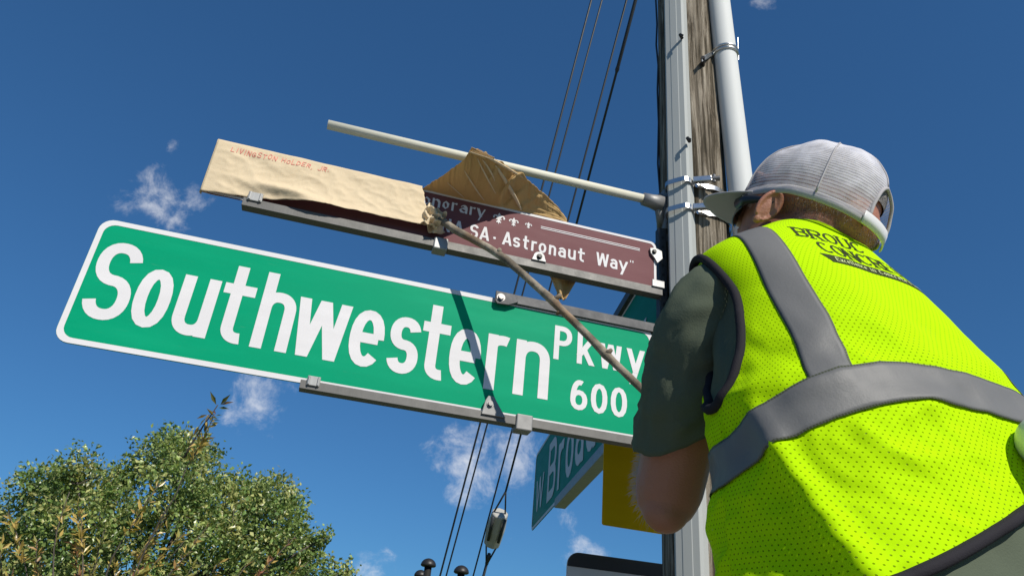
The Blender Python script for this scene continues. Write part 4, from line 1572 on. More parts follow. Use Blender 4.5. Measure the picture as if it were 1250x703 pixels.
def seg(pts, rr, n=16, balls=True):
    bm_.tube(pts, rr, n)
    if balls:
        for p, r_ in ((pts[0], rr[0]), (pts[-1], rr[-1])):
            bm_.ellipsoid(ident(p), r_ * .99, r_ * .99, r_ * .99, 14, 8)
# left arm: upper arm, elbow, forearm up and away from us
ua = (ELB - SHL)
seg([SHL - tl * .05 - Vector((0, 0, .02)), SHL.lerp(ELB, .12), SHL.lerp(ELB, .4), SHL.lerp(ELB, .7), SHL.lerp(ELB, .97)], [.034, .036, .042, .049, .0485], 18)
fa = (WRI - ELB)
seg([ELB, ELB.lerp(WRI, .25), ELB.lerp(WRI, .6), WRI], [.046, .050, .040, .029], 18)
eb = ELB + (ELB - SHL).normalized() * .012 - fa.normalized() * .018
bm_.ellipsoid(ident(eb), .034, .034, .036)
# right arm
seg([SHR, SHR.lerp(ELR, .4), ELR], [.058, .055, .044], 18)
seg([ELR, ELR.lerp(WRR, .3), WRR], [.045, .045, .029], 18)
# hands
def hand(wr, grip, axis, palm_dir, left=True, curl=1.0):
    """palm from wrist to grip; fingers wrap round axis (unit) at grip"""
    d = (grip - wr).normalized()
    ax = axis.normalized()
    pn = palm_dir.normalized()
    pc = wr.lerp(grip, .62) - pn * .016
    Mx = Matrix(((ax.x, d.x, pn.x, pc.x), (ax.y, d.y, pn.y, pc.y), (ax.z, d.z, pn.z, pc.z), (0, 0, 0, 1)))
    bm_.ellipsoid(Mx, .040, .048, .016)
    bm_.tube([wr, pc], [.027, .024], 12)
    for i, ln in enumerate((.92, 1.0, .95, .78)):
        o = (i - 1.5) * .0205
        k0 = grip - pn * .020 + ax * o
        pts = [k0]
        for j, (aa, rr) in enumerate(((20, .026), (80, .024), (150, .023), (205, .021))):
            a_ = R(aa) * curl * ln
            pts.append(grip + ax * o + d * (rr * math.sin(a_) * 1.15) - pn * (rr * math.cos(a_)))
        bm_.tube([pc + ax * o * .9 + d * .02] + pts, [.0105, .0100, .0098, .0092, .0086, .0078], 10)
        bm_.ellipsoid(ident(pts[-1]), .0078, .0078, .0078, 8, 6)
    tb = pc - ax * .034 - d * .012
    th_ = [tb, tb - ax * .012 + d * .022 + pn * .014, grip - ax * .030 + pn * .020 + d * .004, grip - ax * .012 + pn * .026 - d * .002]
    bm_.tube(th_, [.014, .0125, .0108, .0088], 10)
    bm_.ellipsoid(ident(th_[-1]), .0088, .0088, .0088, 8, 6)
st_ax = (pts[-1] - pts[-2]).normalized() if False else (gripB - tipA).normalized()
pd = (fa.normalized()).cross(st_ax).normalized()
hand(WRI, GRIP, st_ax, -pd)
hand(WRR, WRR + (WRR - ELR).normalized() * .085, Vector((.9, .3, .1)).normalized(), Vector((0, 1, .2)))
# legs (under the trousers) down to the deck
DECK = .72
hipL, hipR = Vector((.350, .862, CAM_H - .10)), Vector((.535, .842, CAM_H - .10))
kneL, kneR = Vector((.335, .905, DECK + .47)), Vector((.560, .850, DECK + .47))
ankL, ankR = Vector((.33, .880, DECK + .09)), Vector((.575, .800, DECK + .09))
bm_.ellipsoid(Matrix.Translation((.443, .862, CAM_H - .04)), .165, .12, .12)
for a, b, c in ((hipL, kneL, ankL), (hipR, kneR, ankR)):
    seg([a + Vector((0, 0, .06)), a.lerp(b, .4), b], [.082, .075, .054], 16)
    seg([b, b.lerp(c, .35), c], [.054, .056, .036], 16)
bmesh_o = bm_.mesh('body')
body = link('body', bmesh_o, M['skin'], man)
rm = body.modifiers.new('remesh', 'REMESH')
rm.mode = 'VOXEL'
rm.voxel_size = .0042
rm.use_smooth_shade = True
sm = body.modifiers.new('smooth', 'SMOOTH')
sm.factor = .5
sm.iterations = 5
# bake it so the cloth can be fitted against the real surface
dg = bpy.context.evaluated_depsgraph_get()
me2 = bpy.data.meshes.new_from_object(body.evaluated_get(dg))
body.modifiers.clear()
body.data = me2
me2.name = 'body'
if not me2.materials: me2.materials.append(M['skin'])
me2.polygons.foreach_set('use_smooth', [True] * len(me2.polygons))
# ears
def ear(sg):
    E_ = HM @ Matrix.Translation((sg * .0795, .024, -.062)) @ Matrix.Rotation(R(-sg * 40), 4, 'Z') @ Matrix.Rotation(R(14), 4, 'X')
    mb = MB()
    mb.ellipsoid(E_, .0055, .0135, .0270, 20, 12)
    rim = []
    for i in range(22):
        a = R(-70 + 300 * i / 21)
        k_ = 1 - .12 * max(0, -math.sin(a))
        rim.append(E_ @ Vector((sg * .0035, -.0140 * math.cos(a) * k_, .0280 * math.sin(a) * k_)))
    mb.tube(rim, [.0030 + .0016 * math.sin(math.pi * i / 21) for i in range(22)], 8)
    mb.ellipsoid(E_ @ Matrix.Translation((0, .002, -.0240)), .0050, .0075, .0075, 12, 8)
    mb.ellipsoid(E_ @ Matrix.Translation((-sg * .008, .006, -.002)), .010, .008, .016, 12, 8)
    o = mb.build('ear', M['skin'], man, True)
    rr_ = o.modifiers.new('r', 'REMESH')
    rr_.mode = 'VOXEL'
    rr_.voxel_size = .0016
    rr_.use_smooth_shade = True
    ss = o.modifiers.new('s', 'SMOOTH')
    ss.iterations = 7
ear(1)
ear(-1)
# short grey hair under the cap: stubble shell at nape and temples
m = mat('grey_hair', (.20, .17, .15), .6)
t = NT(m)
n1 = t.noise(260, 4, .7)
t.base(t.ramp(n1, [(.3, (.05, .04, .035)), (.7, (.34, .31, .29))]))
t.bump(n1, .9, .004)
M['hair'] = m
mb = MB()
nu, nv = 40, 14
for j in range(nv + 1):
    ph = R(12 + 84 * j / nv)
    for i in range(nu + 1):
        th = R(150 + 240 * i / nu)
        mb.v.append(tuple(hp(.0785 * math.sin(ph) * math.cos(th), -.008 + .0965 * math.sin(ph) * math.sin(th), .012 + .075 * math.cos(ph) - (.0 if ph < 1.5 else 0))))
for j in range(nv):
    for i in range(nu):
        mb.f.append((j * (nu + 1) + i, j * (nu + 1) + i + 1, (j + 1) * (nu + 1) + i + 1, (j + 1) * (nu + 1) + i))
mb.build('hair', M['hair'], man, True)

# --- shirt: torso shell, sleeves, collar
mb = MB()
n1_, n2_ = 120, 70
for j in range(n2_ + 1):
    for i in range(n1_):
        p, nrm_ = S(2 * math.pi * i / n1_, .975 * j / n2_, -.0085 if j > 10 else -.0085)
        mb.v.append(tuple(p))
for j in range(n2_):
    for i in range(n1_):
        mb.f.append((j * n1_ + i, j * n1_ + (i + 1) % n1_, (j + 1) * n1_ + (i + 1) % n1_, (j + 1) * n1_ + i))
# tail of the shirt below the vest
o_ = len(mb.v)
for j in range(1, 9):
    for i in range(n1_):
        th = 2 * math.pi * i / n1_
        q_ = base_pt(th, 0)
        mb.v.append(tuple(q_ + Vector((0, 0, -.022 * j)) + (tl * math.cos(th) - tf * math.sin(th)) * (.004 * math.sin(th * 9 + j * .3) + .006)))
    for i in range(n1_):
        lo = o_ + (j - 1) * n1_
        up = 0 if j == 1 else o_ + (j - 2) * n1_
        mb.f.append((lo + i, lo + (i + 1) % n1_, up + (i + 1) % n1_, up + i))
shirt = mb.build('shirt', M['shirt'], man, True)
def sleeve(a, b, inner, r0, r1, seed, frac):
    """cloth tube from inside the shoulder, over the deltoid and down the upper arm"""
    mb = MB()
    n_, m_ = 48, 46
    end = a.lerp(b, frac)
    out_ = (a - inner).normalized()
    ctrl = [inner, a + out_ * .030 + Vector((0, 0, .044)), a.lerp(b, .36) + out_ * .012, end]
    def bez(t):
        q_ = 1 - t
        return ctrl[0] * q_ ** 3 + ctrl[1] * (3 * q_ * q_ * t) + ctrl[2] * (3 * q_ * t * t) + ctrl[3] * t ** 3
    prev = (inner - a).cross(b - a).normalized()
    for j in range(m_ + 1):
        t = j / m_
        c = bez(t)
        tg = (bez(min(1, t + .01)) - bez(max(0, t - .01))).normalized()
        nx = (prev - tg * prev.dot(tg)).normalized()
        prev = nx
        ny = tg.cross(nx)
        rr = r0 * (.86 + .14 * min(1, t * 3)) + (r1 - r0) * t
        for i in range(n_):
            th = 2 * math.pi * i / n_
            q_ = Vector((math.cos(th) * 1.6, math.sin(th) * 1.6, t * 4 + seed))
            w_ = .0050 * noise.fractal(q_ * 1.3, 1, 2, 3) + .0022 * (1 - 2 * abs(noise.noise(Vector((math.cos(th) * 3 + t * 11, math.sin(th) * 3 - t * 12, seed + 4))))) + .0055 * (1 - 2 * abs(noise.noise(Vector((math.cos(th) * 1.5 + t * 5, math.sin(th) * 1.5 + t * 6, seed)))))
            w_ *= min(1, .25 + t * 1.6)
            if j >= m_ - 5: w_ += .0014
            of_ = (nx * math.cos(th) + ny * math.sin(th)) * (rr + w_)
            mb.v.append(tuple(c + of_ - tg * (of_.dot(_rt) * .62 * t * t * (1 if a is SHL else 0))))
    for j in range(m_):
        for i in range(n_):
            mb.f.append((j * n_ + i, j * n_ + (i + 1) % n_, (j + 1) * n_ + (i + 1) % n_, (j + 1) * n_ + i))
    o = mb.build('sleeve', M['shirt'], shirt, True)
    s_ = o.modifiers.new('t', 'SOLIDIFY')
    s_.thickness = .0025
    return o
sleeve(SHL, ELB, SHL - tl * -.0 - tl * .085 + Vector((0, .012, .036)), .0525, .0610, 3.3, .63)
sleeve(SHR, ELR, SHR + tl * .085 + Vector((0, .005, .028)), .058, .064, 9.1, .63)

# --- vest
AHY, AHZ, AHRY, AHRZ = -.010, .432, .050, .128      # armhole: centre (back +), height, radii
def arm_cut(th, v, grow=0.0):
    z, cx_, cy_, a, b = row(v)
    c, s = math.cos(th), math.sin(th)
    k = (abs(c) ** 2.35 + abs(s) ** 2.35) ** (-1 / 2.35)
    yb = (b if s > 0 else b * .62) * s * k
    return ((yb - AHY) / (AHRY + grow)) ** 2 + ((z - AHZ) / (AHRZ + grow)) ** 2 < 1 and abs(c) > .3
VH = v_of_z(.075)
def hem_v(th):                                      # hem rides up at the back
    return max(0.0, v_of_z(.030 + .235 * max(0, math.sin(th * .5 + R(8))) ** 1.8))
NU, NV = 300, 190
mb = MB()
for j in range(NV + 1):
    for i in range(NU):
        th = 2 * math.pi * i / NU
        h0 = hem_v(th)
        v = h0 + (.945 - h0) * j / NV
        mb.v.append(tuple(S(th, v)[0]))
uvs = []
for j in range(NV):
    for i in range(NU):
        th = 2 * math.pi * (i + .5) / NU
        h0 = hem_v(th)
        v = h0 + (.945 - h0) * (j + .5) / NV
        if arm_cut(th, v): continue
        mb.f.append((j * NU + i, j * NU + (i + 1) % NU, (j + 1) * NU + (i + 1) % NU, (j + 1) * NU + i))
        for di, dj in ((0, 0), (1, 0), (1, 1), (0, 1)):
            t_ = 2 * math.pi * (i + di) / NU
            hh = hem_v(t_)
            vv = hh + (.945 - hh) * (j + dj) / NV
            uvs.append((t_ * .172, .5 * arc_of_v(vv) + .5 * vv * _tot))
vest = mb.build('vest', M['vest'], man, True, recalc=False)
ul = vest.data.uv_layers.new(name='uv')
ul.data.foreach_set('uv', np.array(uvs, dtype=np.float32).ravel())
def on_vest(th, v, off): return S(th, v, off)[0]
# armhole, hem and neck binding
for sg in (0, 1):
    pts_ = []
    for i in range(90):
        a = 2 * math.pi * i / 90
        yb, z = AHY + AHRY * math.cos(a), AHZ + AHRZ * math.sin(a)
        v = v_of_z(z)
        b = row(v)[4]
        lo, hi = R(-89), R(89)
        for _ in range(24):
            mid = (lo + hi) / 2
            c, s = math.cos(mid), math.sin(mid)
            k = (abs(c) ** 2.35 + abs(s) ** 2.35) ** (-1 / 2.35)
            if (b if s > 0 else b * .62) * s * k < yb: lo = mid
            else: hi = mid
        th = lo if sg == 0 else math.pi - lo
        pts_.append(on_vest(th, v, .001))
    mb = MB()
    mb.tube(pts_, .0062, 8, closed=True)
    mb.build('armhole_binding', M['binding'], vest, True)
mb = MB()
mb.tube([on_vest(2 * math.pi * i / 160, hem_v(2 * math.pi * i / 160), .001) for i in range(160)], .0062, 8, closed=True, flat=1)
mb.build('hem_binding', M['binding'], vest, True)
# reflective tape
def tape(path, width, name='reflective_tape', n_across=8, off=.0013):
    """path: list of (th, v); width measured across on the surface"""
    mb = MB()
    P0 = [on_vest(a, b, off) for a, b in path]
    m_ = len(path)
    N0 = [S(a, b)[1] for a, b in path]
    bv = vest_bvh
    for i in range(m_):
        t_ = (P0[min(i + 1, m_ - 1)] - P0[max(i - 1, 0)]).normalized()
        sd = N0[i].cross(t_).normalized()
        for k in range(n_across + 1):
            q_ = P0[i] + sd * (width * (k / n_across - .5))
            hit = bv.find_nearest(q_)
            if hit[0] is not None:
                nn = hit[1]
                if nn.dot(N0[i]) < 0: nn = -nn
                q_ = hit[0] + nn * off
            mb.v.append(tuple(q_))
    w_ = n_across + 1
    for i in range(m_ - 1):
        for k in range(n_across):
            mb.f.append((i * w_ + k, i * w_ + k + 1, (i + 1) * w_ + k + 1, (i + 1) * w_ + k))
    o = mb.build(name, M['tape'], vest, True, recalc=False)
    run = [0.0]
    for i in range(1, m_): run.append(run[-1] + (P0[i] - P0[i - 1]).length)
    uvl = o.data.uv_layers.new(name='uv')
    uvv = []
    for i in range(m_ - 1):
        for k in range(n_across):
            for a_, b_ in ((k, i), (k + 1, i), (k + 1, i + 1), (k, i + 1)):
                uvv.append((a_ / n_across, run[b_]))
    uvl.data.foreach_set('uv', np.array(uvv, dtype=np.float32).ravel())
    s_ = o.modifiers.new('t', 'SOLIDIFY')
    s_.thickness = .0006
    s_.offset = 0
    return o
full = MB()
for j in range(NV + 1):
    for i in range(NU):
        full.v.append(mb.v[0] if False else tuple(vest.data.vertices[j * NU + i].co) if j * NU + i < len(vest.data.vertices) else (0, 0, 0))
for j in range(NV):
    for i in range(NU):
        full.f.append((j * NU + i, j * NU + (i + 1) % NU, (j + 1) * NU + (i + 1) % NU, (j + 1) * NU + i))
vest_bvh = BVHTree.FromPolygons([Vector(v) for v in full.v], full.f)
def band_z(th):
    # level across the back, sagging towards his left flank
    d_ = (math.degrees(th) + 180) % 360 - 180
    s = max(0, min(1, (75 - d_) / 85)) if -120 < d_ <= 180 else 1
    return .318 - .085 * (s * s * (3 - 2 * s)) - .012 * max(0, (d_ - 120) / 60)
tape([(R(a), v_of_z(band_z(R(a)))) for a in range(-40, 215, 3)], .052, off=.0026)
tape([(R(a), v_of_z(band_z(R(-40) if a < 270 else R(-40)) if False else .235)) for a in range(214, 322, 4)], .052)
# shoulder straps of tape
for sgn in (1, -1):
    path = []
    for i in range(40):
        s = i / 39
        z = .302 + (.618 - .302) * s
        v = v_of_z(z)
        wl = .150 - .024 * s
        if sgn > 0:
            path.append((th_back(min(wl, row(v)[3] * .985), v), v))
        else:
            path.append((th_back(-min(wl, row(v)[3] * .985), v), v))
    tape(path, .050, off=.0009)
# print on the back
def vfn(x0_, z0_, slope=0.0, shear=0.0):
    def f(x, y, k):
        v = v_of_arc(arc_of_v(.945) - (z0_ - y))
        th = th_back(x0_ - x - shear * y, v)
        p_, n_ = S(th, v, .0006)
        hit = vest_bvh.find_nearest(p_)
        q_ = hit[0] if hit[0] is not None else p_
        nn = hit[1] if hit[1] is not None and hit[1].dot(n_) > 0 else n_
        return q_ + nn * (.0006 + k)
    return f
serif = lambda W, thin: (lambda a: thin + (W - thin) * abs(math.sin(a)) ** 1.3)
def row_text(txt, widths, gap):
    x = 0
    out = []
    for ch, wd in zip(txt, widths):
        out.append((ch, x, x + wd)); x += wd + gap
    return out, x - gap
def serifs(mb, items, H, fn, which, w):
    for ch, x0_, x1_ in items:
        h_ = w / 2
        feet = {'B': [(x0_ + h_, 0), (x0_ + h_, H)], 'R': [(x0_ + h_, 0), (x0_ + h_, H), (x1_ - h_, 0)], 'U': [(x0_ + h_, H), (x1_ - h_, H)], 'N': [(x0_ + h_, 0), (x0_ + h_, H), (x1_ - h_, H)], 'T': [((x0_ + x1_) / 2, 0)], 'E': [(x0_ + h_, 0), (x0_ + h_, H)]}.get(ch, [])
        for fx_, fy_ in feet:
            ribbon(mb, [(fx_ - w * 1.5, fy_), (fx_ + w * 1.5, fy_)], w * .6, fn, .0002)
it, tot = row_text('BROUC', (.0185, .020, .022, .020, .022), .0028)
mb = MB()
f1 = vfn(.080, .086)
word(mb, it, .033, .025, .0036, f1, serif(.0040, .0026), sub=.004, lift=.0001)
serifs(mb, it, .033, f1, None, .0036)
mb.build('lettering', M['print'], vest, recalc=False)
it, tot = row_text('CONCRETE', (.0185, .020, .020, .019, .0185, .015, .017, .015), .0024)
mb = MB()
f2_ = vfn(.062, .130)
word(mb, it, .034, .025, .0036, f2_, serif(.0040, .0026), sub=.004, lift=.0001)
serifs(mb, it, .034, f2_, None, .0036)
mb.build('lettering', M['print'], vest, recalc=False)
f3 = vfn(.070, .162)
mb = MB()
nn_ = 40
wave = lambda x: .004 * math.sin(x * 26)
top_, bot_ = [], []
for i in range(nn_ + 1):
    x = .172 * i / nn_
    top_.append(f3(x - .004, .022 + wave(x), 0)); bot_.append(f3(x + (.006 if i == 0 else 0), 0 + wave(x), 0))
mb.add(top_ + bot_, [(i, i + 1, nn_ + 2 + i, nn_ + 1 + i) for i in range(nn_)])
mb.build('print_band', M['print'], vest, recalc=False)
mb = MB()
x = .012
for ch in 'Excellence in Concrete Floors':
    wd = {' ': .004, 'i': .003, 'l': .003, 't': .0045, 'r': .0045, 'E': .006, 'C': .0062, 'F': .006}.get(ch, .0046)
    if ch != ' ':
        fq = (lambda xx, yy, k, w0=wave(x): f3(xx + yy * .25, yy + w0 + .004, k + .0006))
        word(mb, [(ch, x, x + wd)], .0135, .0092, .0013, fq, n=6, sub=.004, lift=.0001)
    x += wd + .0009
mb.build('lettering', M['print_light'], vest, recalc=False)

# --- cap
m = mat('cap_mesh', (.82, .81, .84), .7, 0, .25)
t = NT(m)
uvn = t.node('ShaderNodeUVMap')
sep = t.node('ShaderNodeSeparateXYZ')
t.nt.links.new(uvn.outputs[0], sep.inputs[0])
wob = t.noise(30, 3, .5)
mot = t.noise(26, 4, .6)
ry_ = t.math('FRACT', t.math('ADD', t.math('DIVIDE', sep.outputs[1], .0050), t.math('MULTIPLY', wob, 1.1)))
rx_ = t.math('FRACT', t.math('DIVIDE', sep.outputs[0], .0030))
ly = t.math('GREATER_THAN', ry_, .34)
lx = t.math('GREATER_THAN', rx_, .93)
op = t.math('MAXIMUM', ly, lx)
tp = t.node('ShaderNodeBsdfTransparent')
tl_ = t.node('ShaderNodeBsdfTranslucent')
tl_.inputs[0].default_value = (.7, .69, .74, 1)
mxt = t.node('ShaderNodeMixShader')
mxt.inputs[0].default_value = .25
t.nt.links.new(t.b.outputs[0], mxt.inputs[1])
t.nt.links.new(tl_.outputs[0], mxt.inputs[2])
mx = t.node('ShaderNodeMixShader')
low_ = t.node('ShaderNodeMapRange')
t.nt.links.new(sep.outputs[1], low_.inputs[0])
low_.inputs[1].default_value = .105
low_.inputs[2].default_value = .185
low_.inputs[3].default_value = 1.0
low_.inputs[4].default_value = .62
t.nt.links.new(t.math('MULTIPLY', low_.outputs[0], t.math('ADD', t.math('MULTIPLY_ADD', op, .46, .10), t.math('MULTIPLY', t.math('MULTIPLY', mot, mot), 1.25))), mx.inputs[0])
t.nt.links.new(tp.outputs[0], mx.inputs[1])
t.nt.links.new(mxt.outputs[0], mx.inputs[2])
t.nt.links.new(mx.outputs[0], t.out.inputs[0])
M['cap_mesh'] = m
M['cap_cloth'] = cloth('cap_cloth', (.42, .40, .40), 700, .2)
M['cap_strap'] = mat('cap_strap', (.62, .62, .60), .4)
cap = empty('cap', hp(0, 0, -.01), 'white mesh trucker cap with grey brim on the worker\'s head', 'cap')
CAX, CAY, CAZ = .091, .114, .126
CZ0 = -.026
def dome(th, ph, off=0.0):
    """th: angle round, 90 = front; ph: 0 top .. 90 rim"""
    c, s = math.cos(th), math.sin(th)
    sp, cp = math.sin(ph), math.cos(ph)
    front = max(0, s)
    k = 1 + .05 * front * math.sin(2 * ph)
    x = (CAX + off) * sp * c
    y = (CAY + off) * sp * s * k - .004
    z = (CAZ + off) * (cp ** .86) + CZ0
    nz_ = noise.fractal(Vector((x * 16, y * 16, z * 16)), 1, 2, 3)
    dn = -.010 * math.exp(-((x - .045) ** 2 + (y + .03) ** 2 + (z - .088) ** 2) / .0007)
    dn -= .006 * math.exp(-((x - .06) ** 2 + (y - .03) ** 2 + (z - .07) ** 2) / .0006)
    g_ = 1 + (.0030 * nz_ + dn) / .1
    # rim dips a little towards the nape
    z -= .012 * sp ** 4 * max(0, -s)
    return hp(x * g_, y * g_, z * g_)
def dome_part(a0, a1, p0, p1, nu, nv, name, mt, cut=None, off=0.0):
    mb = MB()
    uv = []
    for j in range(nv + 1):
        for i in range(nu + 1):
            mb.v.append(tuple(dome(R(a0 + (a1 - a0) * i / nu), R(p0 + (p1 - p0) * j / nv), off)))
    for j in range(nv):
        for i in range(nu):
            am = a0 + (a1 - a0) * (i + .5) / nu
            pm = p0 + (p1 - p0) * (j + .5) / nv
            if cut and cut(am, pm): continue
            w_ = nu + 1
            mb.f.append((j * w_ + i, j * w_ + i + 1, (j + 1) * w_ + i + 1, (j + 1) * w_ + i))
            for di, dj in ((0, 0), (1, 0), (1, 1), (0, 1)):
                a = R(a0 + (a1 - a0) * (i + di) / nu); p = R(p0 + (p1 - p0) * (j + dj) / nv)
                uv.append((a * .10, p * .13))
    o = mb.build(name, M[mt], cap, True, recalc=False)
    u_ = o.data.uv_layers.new(name='uv')
    u_.data.foreach_set('uv', np.array(uv, dtype=np.float32).ravel())
    return o
gap = lambda a, p: ((a - 270) / 24) ** 2 + ((p - 90) / 27) ** 2 < 1
dome_part(128, 412, 2, 90, 150, 60, 'mesh_panel', 'cap_mesh', gap)
o = dome_part(52, 128, 2, 90, 40, 40, 'front_panel', 'cap_cloth')
o.modifiers.new('t', 'SOLIDIFY').thickness = .0015
# seams
for a in (52, 128, 200, 270, 340):
    mb = MB()
    mb.tube([dome(R(a), R(3 + 3 * i), .0008) for i in range(0, 30 if a != 270 else 20)], .0014, 6)
    mb.build('seam', M['cap_cloth'], cap, True)
mb = MB()
mb.tube([dome(R(270 + 24 * math.cos(R(a))), R(90 - 27 * math.sin(R(a))), .0005) for a in range(0, 181, 6)], .0028, 8, flat=1)
mb.build('opening_binding', M['cap_cloth'], cap, True)
def rim_band(a0, a1, h0, h1, mt, name, off):
    mb = MB()
    k_ = 60
    for i in range(k_ + 1):
        a = R(a0 + (a1 - a0) * i / k_)
        q_ = dome(a, R(90), off)
        mb.v += [tuple(q_ - hu * h0), tuple(q_ + hu * h1)]
    for i in range(k_):
        mb.f.append((2 * i, 2 * i + 2, 2 * i + 3, 2 * i + 1))
    o = mb.build(name, M[mt], cap, True)
    o.modifiers.new('t', 'SOLIDIFY').thickness = .002
    return o
rim_band(128, 248, .012, .003, 'cap_cloth', 'sweatband', -.002)
rim_band(292, 412, .012, .003, 'cap_cloth', 'sweatband', -.002)
rim_band(52, 128, .010, .003, 'cap_cloth', 'sweatband', -.002)
rim_band(240, 300, .014, .006, 'cap_strap', 'back_strap', .0012)
mb = MB()
mb.ellipsoid(Matrix.Translation(dome(R(90), R(1), .002)), .0065, .0065, .005, 12, 8)
mb.build('button', M['cap_cloth'], cap, True)
# brim
mb = MB()
nu, nv = 30, 10
for j in range(nv + 1):
    q_ = j / nv
    for i in range(nu + 1):
        a = R(34 + 112 * i / nu)
        e0 = Vector(((CAX + .002) * math.cos(a), (CAY + .002) * math.sin(a) - .004, CZ0 - .002))
        xo = math.cos(a)
        reach = .072 * math.sqrt(max(0, 1 - (abs(xo) / .86) ** 2.6))
        e1_ = e0 + Vector((0, reach, 0))
        p = e0.lerp(e1_, q_)
        p.z -= .30 * (p.x ** 2) / .09 * .09 * 4.5 + .008 * q_ * (reach / .072)
        mb.v.append(tuple(hp(*p)))
for j in range(nv):
    for i in range(nu):
        w_ = nu + 1
        mb.f.append((j * w_ + i, j * w_ + i + 1, (j + 1) * w_ + i + 1, (j + 1) * w_ + i))
o = mb.build('brim', M['cap_cloth'], cap, True)
s_ = o.modifiers.new('t', 'SOLIDIFY')
s_.thickness = .0026
s_.offset = 0

# --- sunglasses
gl = empty('sunglasses', hp(0, .10, -.02), 'black wraparound sunglasses worn under the cap', 'sunglasses')
M['lens'] = mat('dark_lens', (.008, .010, .013), .08, 0, .6)
M['frame'] = mat('black_frame', (.012, .013, .015), .3)
for sg in (1, -1):
    mb = MB()
    mb.tube([hp(sg * .060, .088, -.052), hp(sg * .072, .070, -.049), hp(sg * .076, .050, -.048), hp(sg * .078, .036, -.048), hp(sg * .079, .018, -.054)], [.0075, .0065, .0048, .0035, .003], 8, flat=1.3)
    mb.build('temple', M['frame'], gl, True)
    mb = MB()
    for j in range(7):
        for i in range(11):
            a = R(90 - sg * (8 + 48 * i / 10))
            mb.v.append(tuple(hp(.082 * math.cos(a), .026 + .080 * math.sin(a) + .004, -.036 - .036 * j / 6 * (1 - .25 * (i / 10) ** 2))))
    for j in range(6):
        for i in range(10):
            mb.f.append((j * 11 + i, j * 11 + i + 1, (j + 1) * 11 + i + 1, (j + 1) * 11 + i))
    o = mb.build('lens', M['lens'], gl, True)
    o.modifiers.new('t', 'SOLIDIFY').thickness = .002
mb = MB()
mb.tube([hp(.012, .110, -.042), hp(0, .113, -.040), hp(-.012, .110, -.042)], .0035, 8)
mb.build('bridge', M['frame'], gl, True)

# --- arm hair on the forearm edge
body_bvh = BVHTree.FromPolygons([v.co.copy() for v in me2.vertices], [tuple(p.vertices) for p in me2.polygons])
m = mat('arm_hair', (.42, .34, .26), .5)
M['arm_hair'] = m
rh = random.Random(3)
hv, hfc = [], []
sidev = (ray(760, 580).cross(ELB - WRI)).normalized()
if sidev.dot(_rt) > 0: sidev = -sidev
for i in range(1500):
    s = rh.uniform(-.02, .95)
    ang = rh.uniform(-math.pi, math.pi)
    axf = fa.normalized()
    n0 = (sidev * math.cos(ang * .55) + axf.cross(sidev) * math.sin(ang * .55))
    o_ = ELB.lerp(WRI, s) + n0 * .12
    hit = body_bvh.ray_cast(o_, -n0)
    if hit[0] is None or hit[3] > .12: continue
    nrm_ = hit[1]
    L = rh.uniform(.007, .020)
    d_ = (nrm_ * .9 + axf * rh.uniform(.1, .7) + rvec(rh) * .35 - Vector((0, 0, .3))).normalized()
    sd = d_.cross(ray(770, 580)).normalized() * .00030
    b0_ = hit[0] - nrm_ * .001
    k = len(hv)
    mid_ = b0_ + d_ * L * .6
    end_ = b0_ + d_ * L - Vector((0, 0, .15 * L))
    hv += [tuple(b0_ - sd), tuple(b0_ + sd), tuple(mid_ + sd * .8), tuple(mid_ - sd * .8), tuple(end_)]
    hfc += [(k, k + 1, k + 2, k + 3), (k + 3, k + 2, k + 4)]
me3 = bpy.data.meshes.new('arm_hair')
me3.from_pydata(hv, [], hfc)
ho = link('arm_hair', me3, M['arm_hair'], man, False)
ho['kind'] = 'stuff'

hv, hfc = [], []
for i in range(5200):
    a = rh.uniform(R(120), R(420))
    zl = rh.uniform(-.088, -.030)
    dirl = Vector((math.cos(a), math.sin(a), 0))
    if dirl.y > .25 and zl < -.055: continue
    o_ = hp(dirl.x * .16, dirl.y * .16, zl)
    d0 = (hp(0, 0, zl) - o_).normalized()
    hit = body_bvh.ray_cast(o_, d0)
    if hit[0] is None: continue
    fade = (zl + .088) / .04
    if rh.random() > fade: continue
    nrm_ = hit[1]
    L = rh.uniform(.004, .009) * min(1, .4 + fade * .5)
    d_ = (nrm_ * .45 - hu * .9 + rvec(rh) * .35 - hf * .2).normalized()
    sd = d_.cross(hit[0] - CAM).normalized() * .00032
    b0_ = hit[0] - nrm_ * .0008
    k = len(hv)
    hv += [tuple(b0_ - sd), tuple(b0_ + sd), tuple(b0_ + d_ * L)]
    hfc.append((k, k + 1, k + 2))
me4 = bpy.data.meshes.new('cropped_hair')
me4.from_pydata(hv, [], hfc)
M['crop'] = mat('cropped_hair', (.16, .13, .11), .5)
ho = link('cropped_hair', me4, M['crop'], man, False)
ho['kind'] = 'stuff'

# --- trousers, boots
mb = MB()
def leg(a, b, c):
    pts_, rr_ = [], []
    for p, q_, r0_, r1_ in ((a + Vector((0, 0, .02)), b, .098, .078), (b, c - Vector((0, 0, .03)), .078, .066)):
        for i in range(10):
            s = i / 9
            pts_.append(p.lerp(q_, s)); rr_.append(r0_ + (r1_ - r0_) * s)
    mb = MB()
    mb.tube(pts_, rr_, 24)
    return mb
tro = MB()
for i in range(10):
    z = CAM_H + .01 - .018 * i
    for k in range(40):
        th = 2 * math.pi * k / 40
        tro.v.append(tuple(Vector((.443, .862, z)) + tl * (.190 * math.cos(th)) - tf * (.136 * math.sin(th))))
for i in range(9):
    for k in range(40):
        tro.f.append((i * 40 + k, i * 40 + (k + 1) % 40, (i + 1) * 40 + (k + 1) % 40, (i + 1) * 40 + k))
for a, b, c in ((hipL, kneL, ankL), (hipR, kneR, ankR)):
    q_ = leg(a, b, c)
    tro.add(q_.v, q_.f)
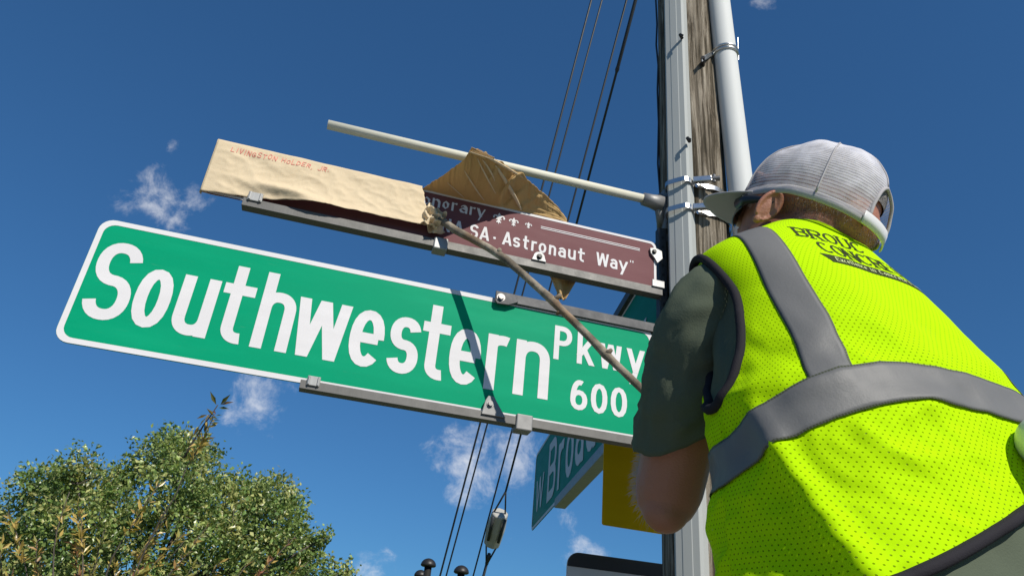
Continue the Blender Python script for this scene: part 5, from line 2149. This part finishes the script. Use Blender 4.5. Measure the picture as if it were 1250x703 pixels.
tro.build('trousers', M['trousers'], man, True)
for c in (ankL, ankR):
    mb = MB()
    base_ = Vector((c.x, c.y, DECK))
    prof = [(-.095, .030, .05), (-.085, .038, .095), (-.03, .042, .13), (.02, .043, .11), (.08, .047, .075), (.15, .046, .058), (.185, .036, .045), (.198, .018, .03)]
    n_ = 14
    for (yy, wd, ht) in prof:
        for k in range(n_):
            a = 2 * math.pi * k / n_
            mb.v.append(tuple(base_ + tl * (wd * math.cos(a)) + tf * yy + Vector((0, 0, ht / 2 + ht / 2 * math.sin(a)))))
    for i in range(len(prof) - 1):
        for k in range(n_):
            mb.f.append((i * n_ + k, i * n_ + (k + 1) % n_, (i + 1) * n_ + (k + 1) % n_, (i + 1) * n_ + k))
    mb.f += [tuple(range(n_))[::-1], tuple((len(prof) - 1) * n_ + k for k in range(n_))]
    mb.tube([Vector((c.x, c.y, DECK + .06)), Vector((c.x, c.y, DECK + .17))], [.055, .052], 16)
    mb.build('boot', M['boots'], man, True)

# --- work platform under him, below the frame
pf = empty('work_platform', (.45, .86, .12), 'low aluminium work platform the worker stands on', 'platform')
X_, Y_, Z_ = Vector((1, 0, 0)), Vector((0, 1, 0)), Vector((0, 0, 1))
for i in range(4):
    mb = MB()
    mb.box(Vector(), X_, Y_, Z_, .02, .90, .66 + i * .105, .66 + i * .105 + .095, DECK - .03, DECK)
    mb.build('deck_board', M['alu'], pf, False, .003)
for x in (.05, .87):
    for y in (.68, 1.06):
        mb = MB()
        mb.tube([Vector((x, y, DECK - .02)), Vector((x + (.06 if x > .4 else -.06), y, .121))], .018, 10)
        mb.build('leg', M['alu'], pf, True)
    mb = MB()
    mb.tube([Vector((x + (.03 if x > .4 else -.03), .68, .42)), Vector((x + (.03 if x > .4 else -.03), 1.06, .42))], .012, 8)
    mb.build('brace', M['alu'], pf, True)

# --- pale rounded shell at his right hip
M['shell'] = mat('white_shell', (.62, .64, .66), .35)
hc_ = P(1307, 542, .735)
hh = empty('hard_hat', hc_, 'smooth pale rounded hard hat held against the worker\'s right side', 'hard hat')
mb = MB()
ax1 = (_fw * -.5 + _rt * .9).normalized()
upv = (_rt * -.95 + _up * .1 - _fw * .3).normalized()
rt2 = upv.cross(ax1).normalized()
ax1 = rt2.cross(upv)
n_, m_ = 30, 12
for j in range(m_ + 1):
    ph = R(90 * j / m_)
    for k in range(n_):
        th = 2 * math.pi * k / n_
        mb.v.append(tuple(hc_ + rt2 * (.036 * math.sin(ph) * math.cos(th)) + ax1 * (.05 * math.sin(ph) * math.sin(th)) + upv * (.042 * math.cos(ph))))
for j in range(m_):
    for k in range(n_):
        mb.f.append((j * n_ + k, j * n_ + (k + 1) % n_, (j + 1) * n_ + (k + 1) % n_, (j + 1) * n_ + k))
shell = mb.build('shell', M['shell'], hh, True)
shell.modifiers.new('t', 'SOLIDIFY').thickness = .003
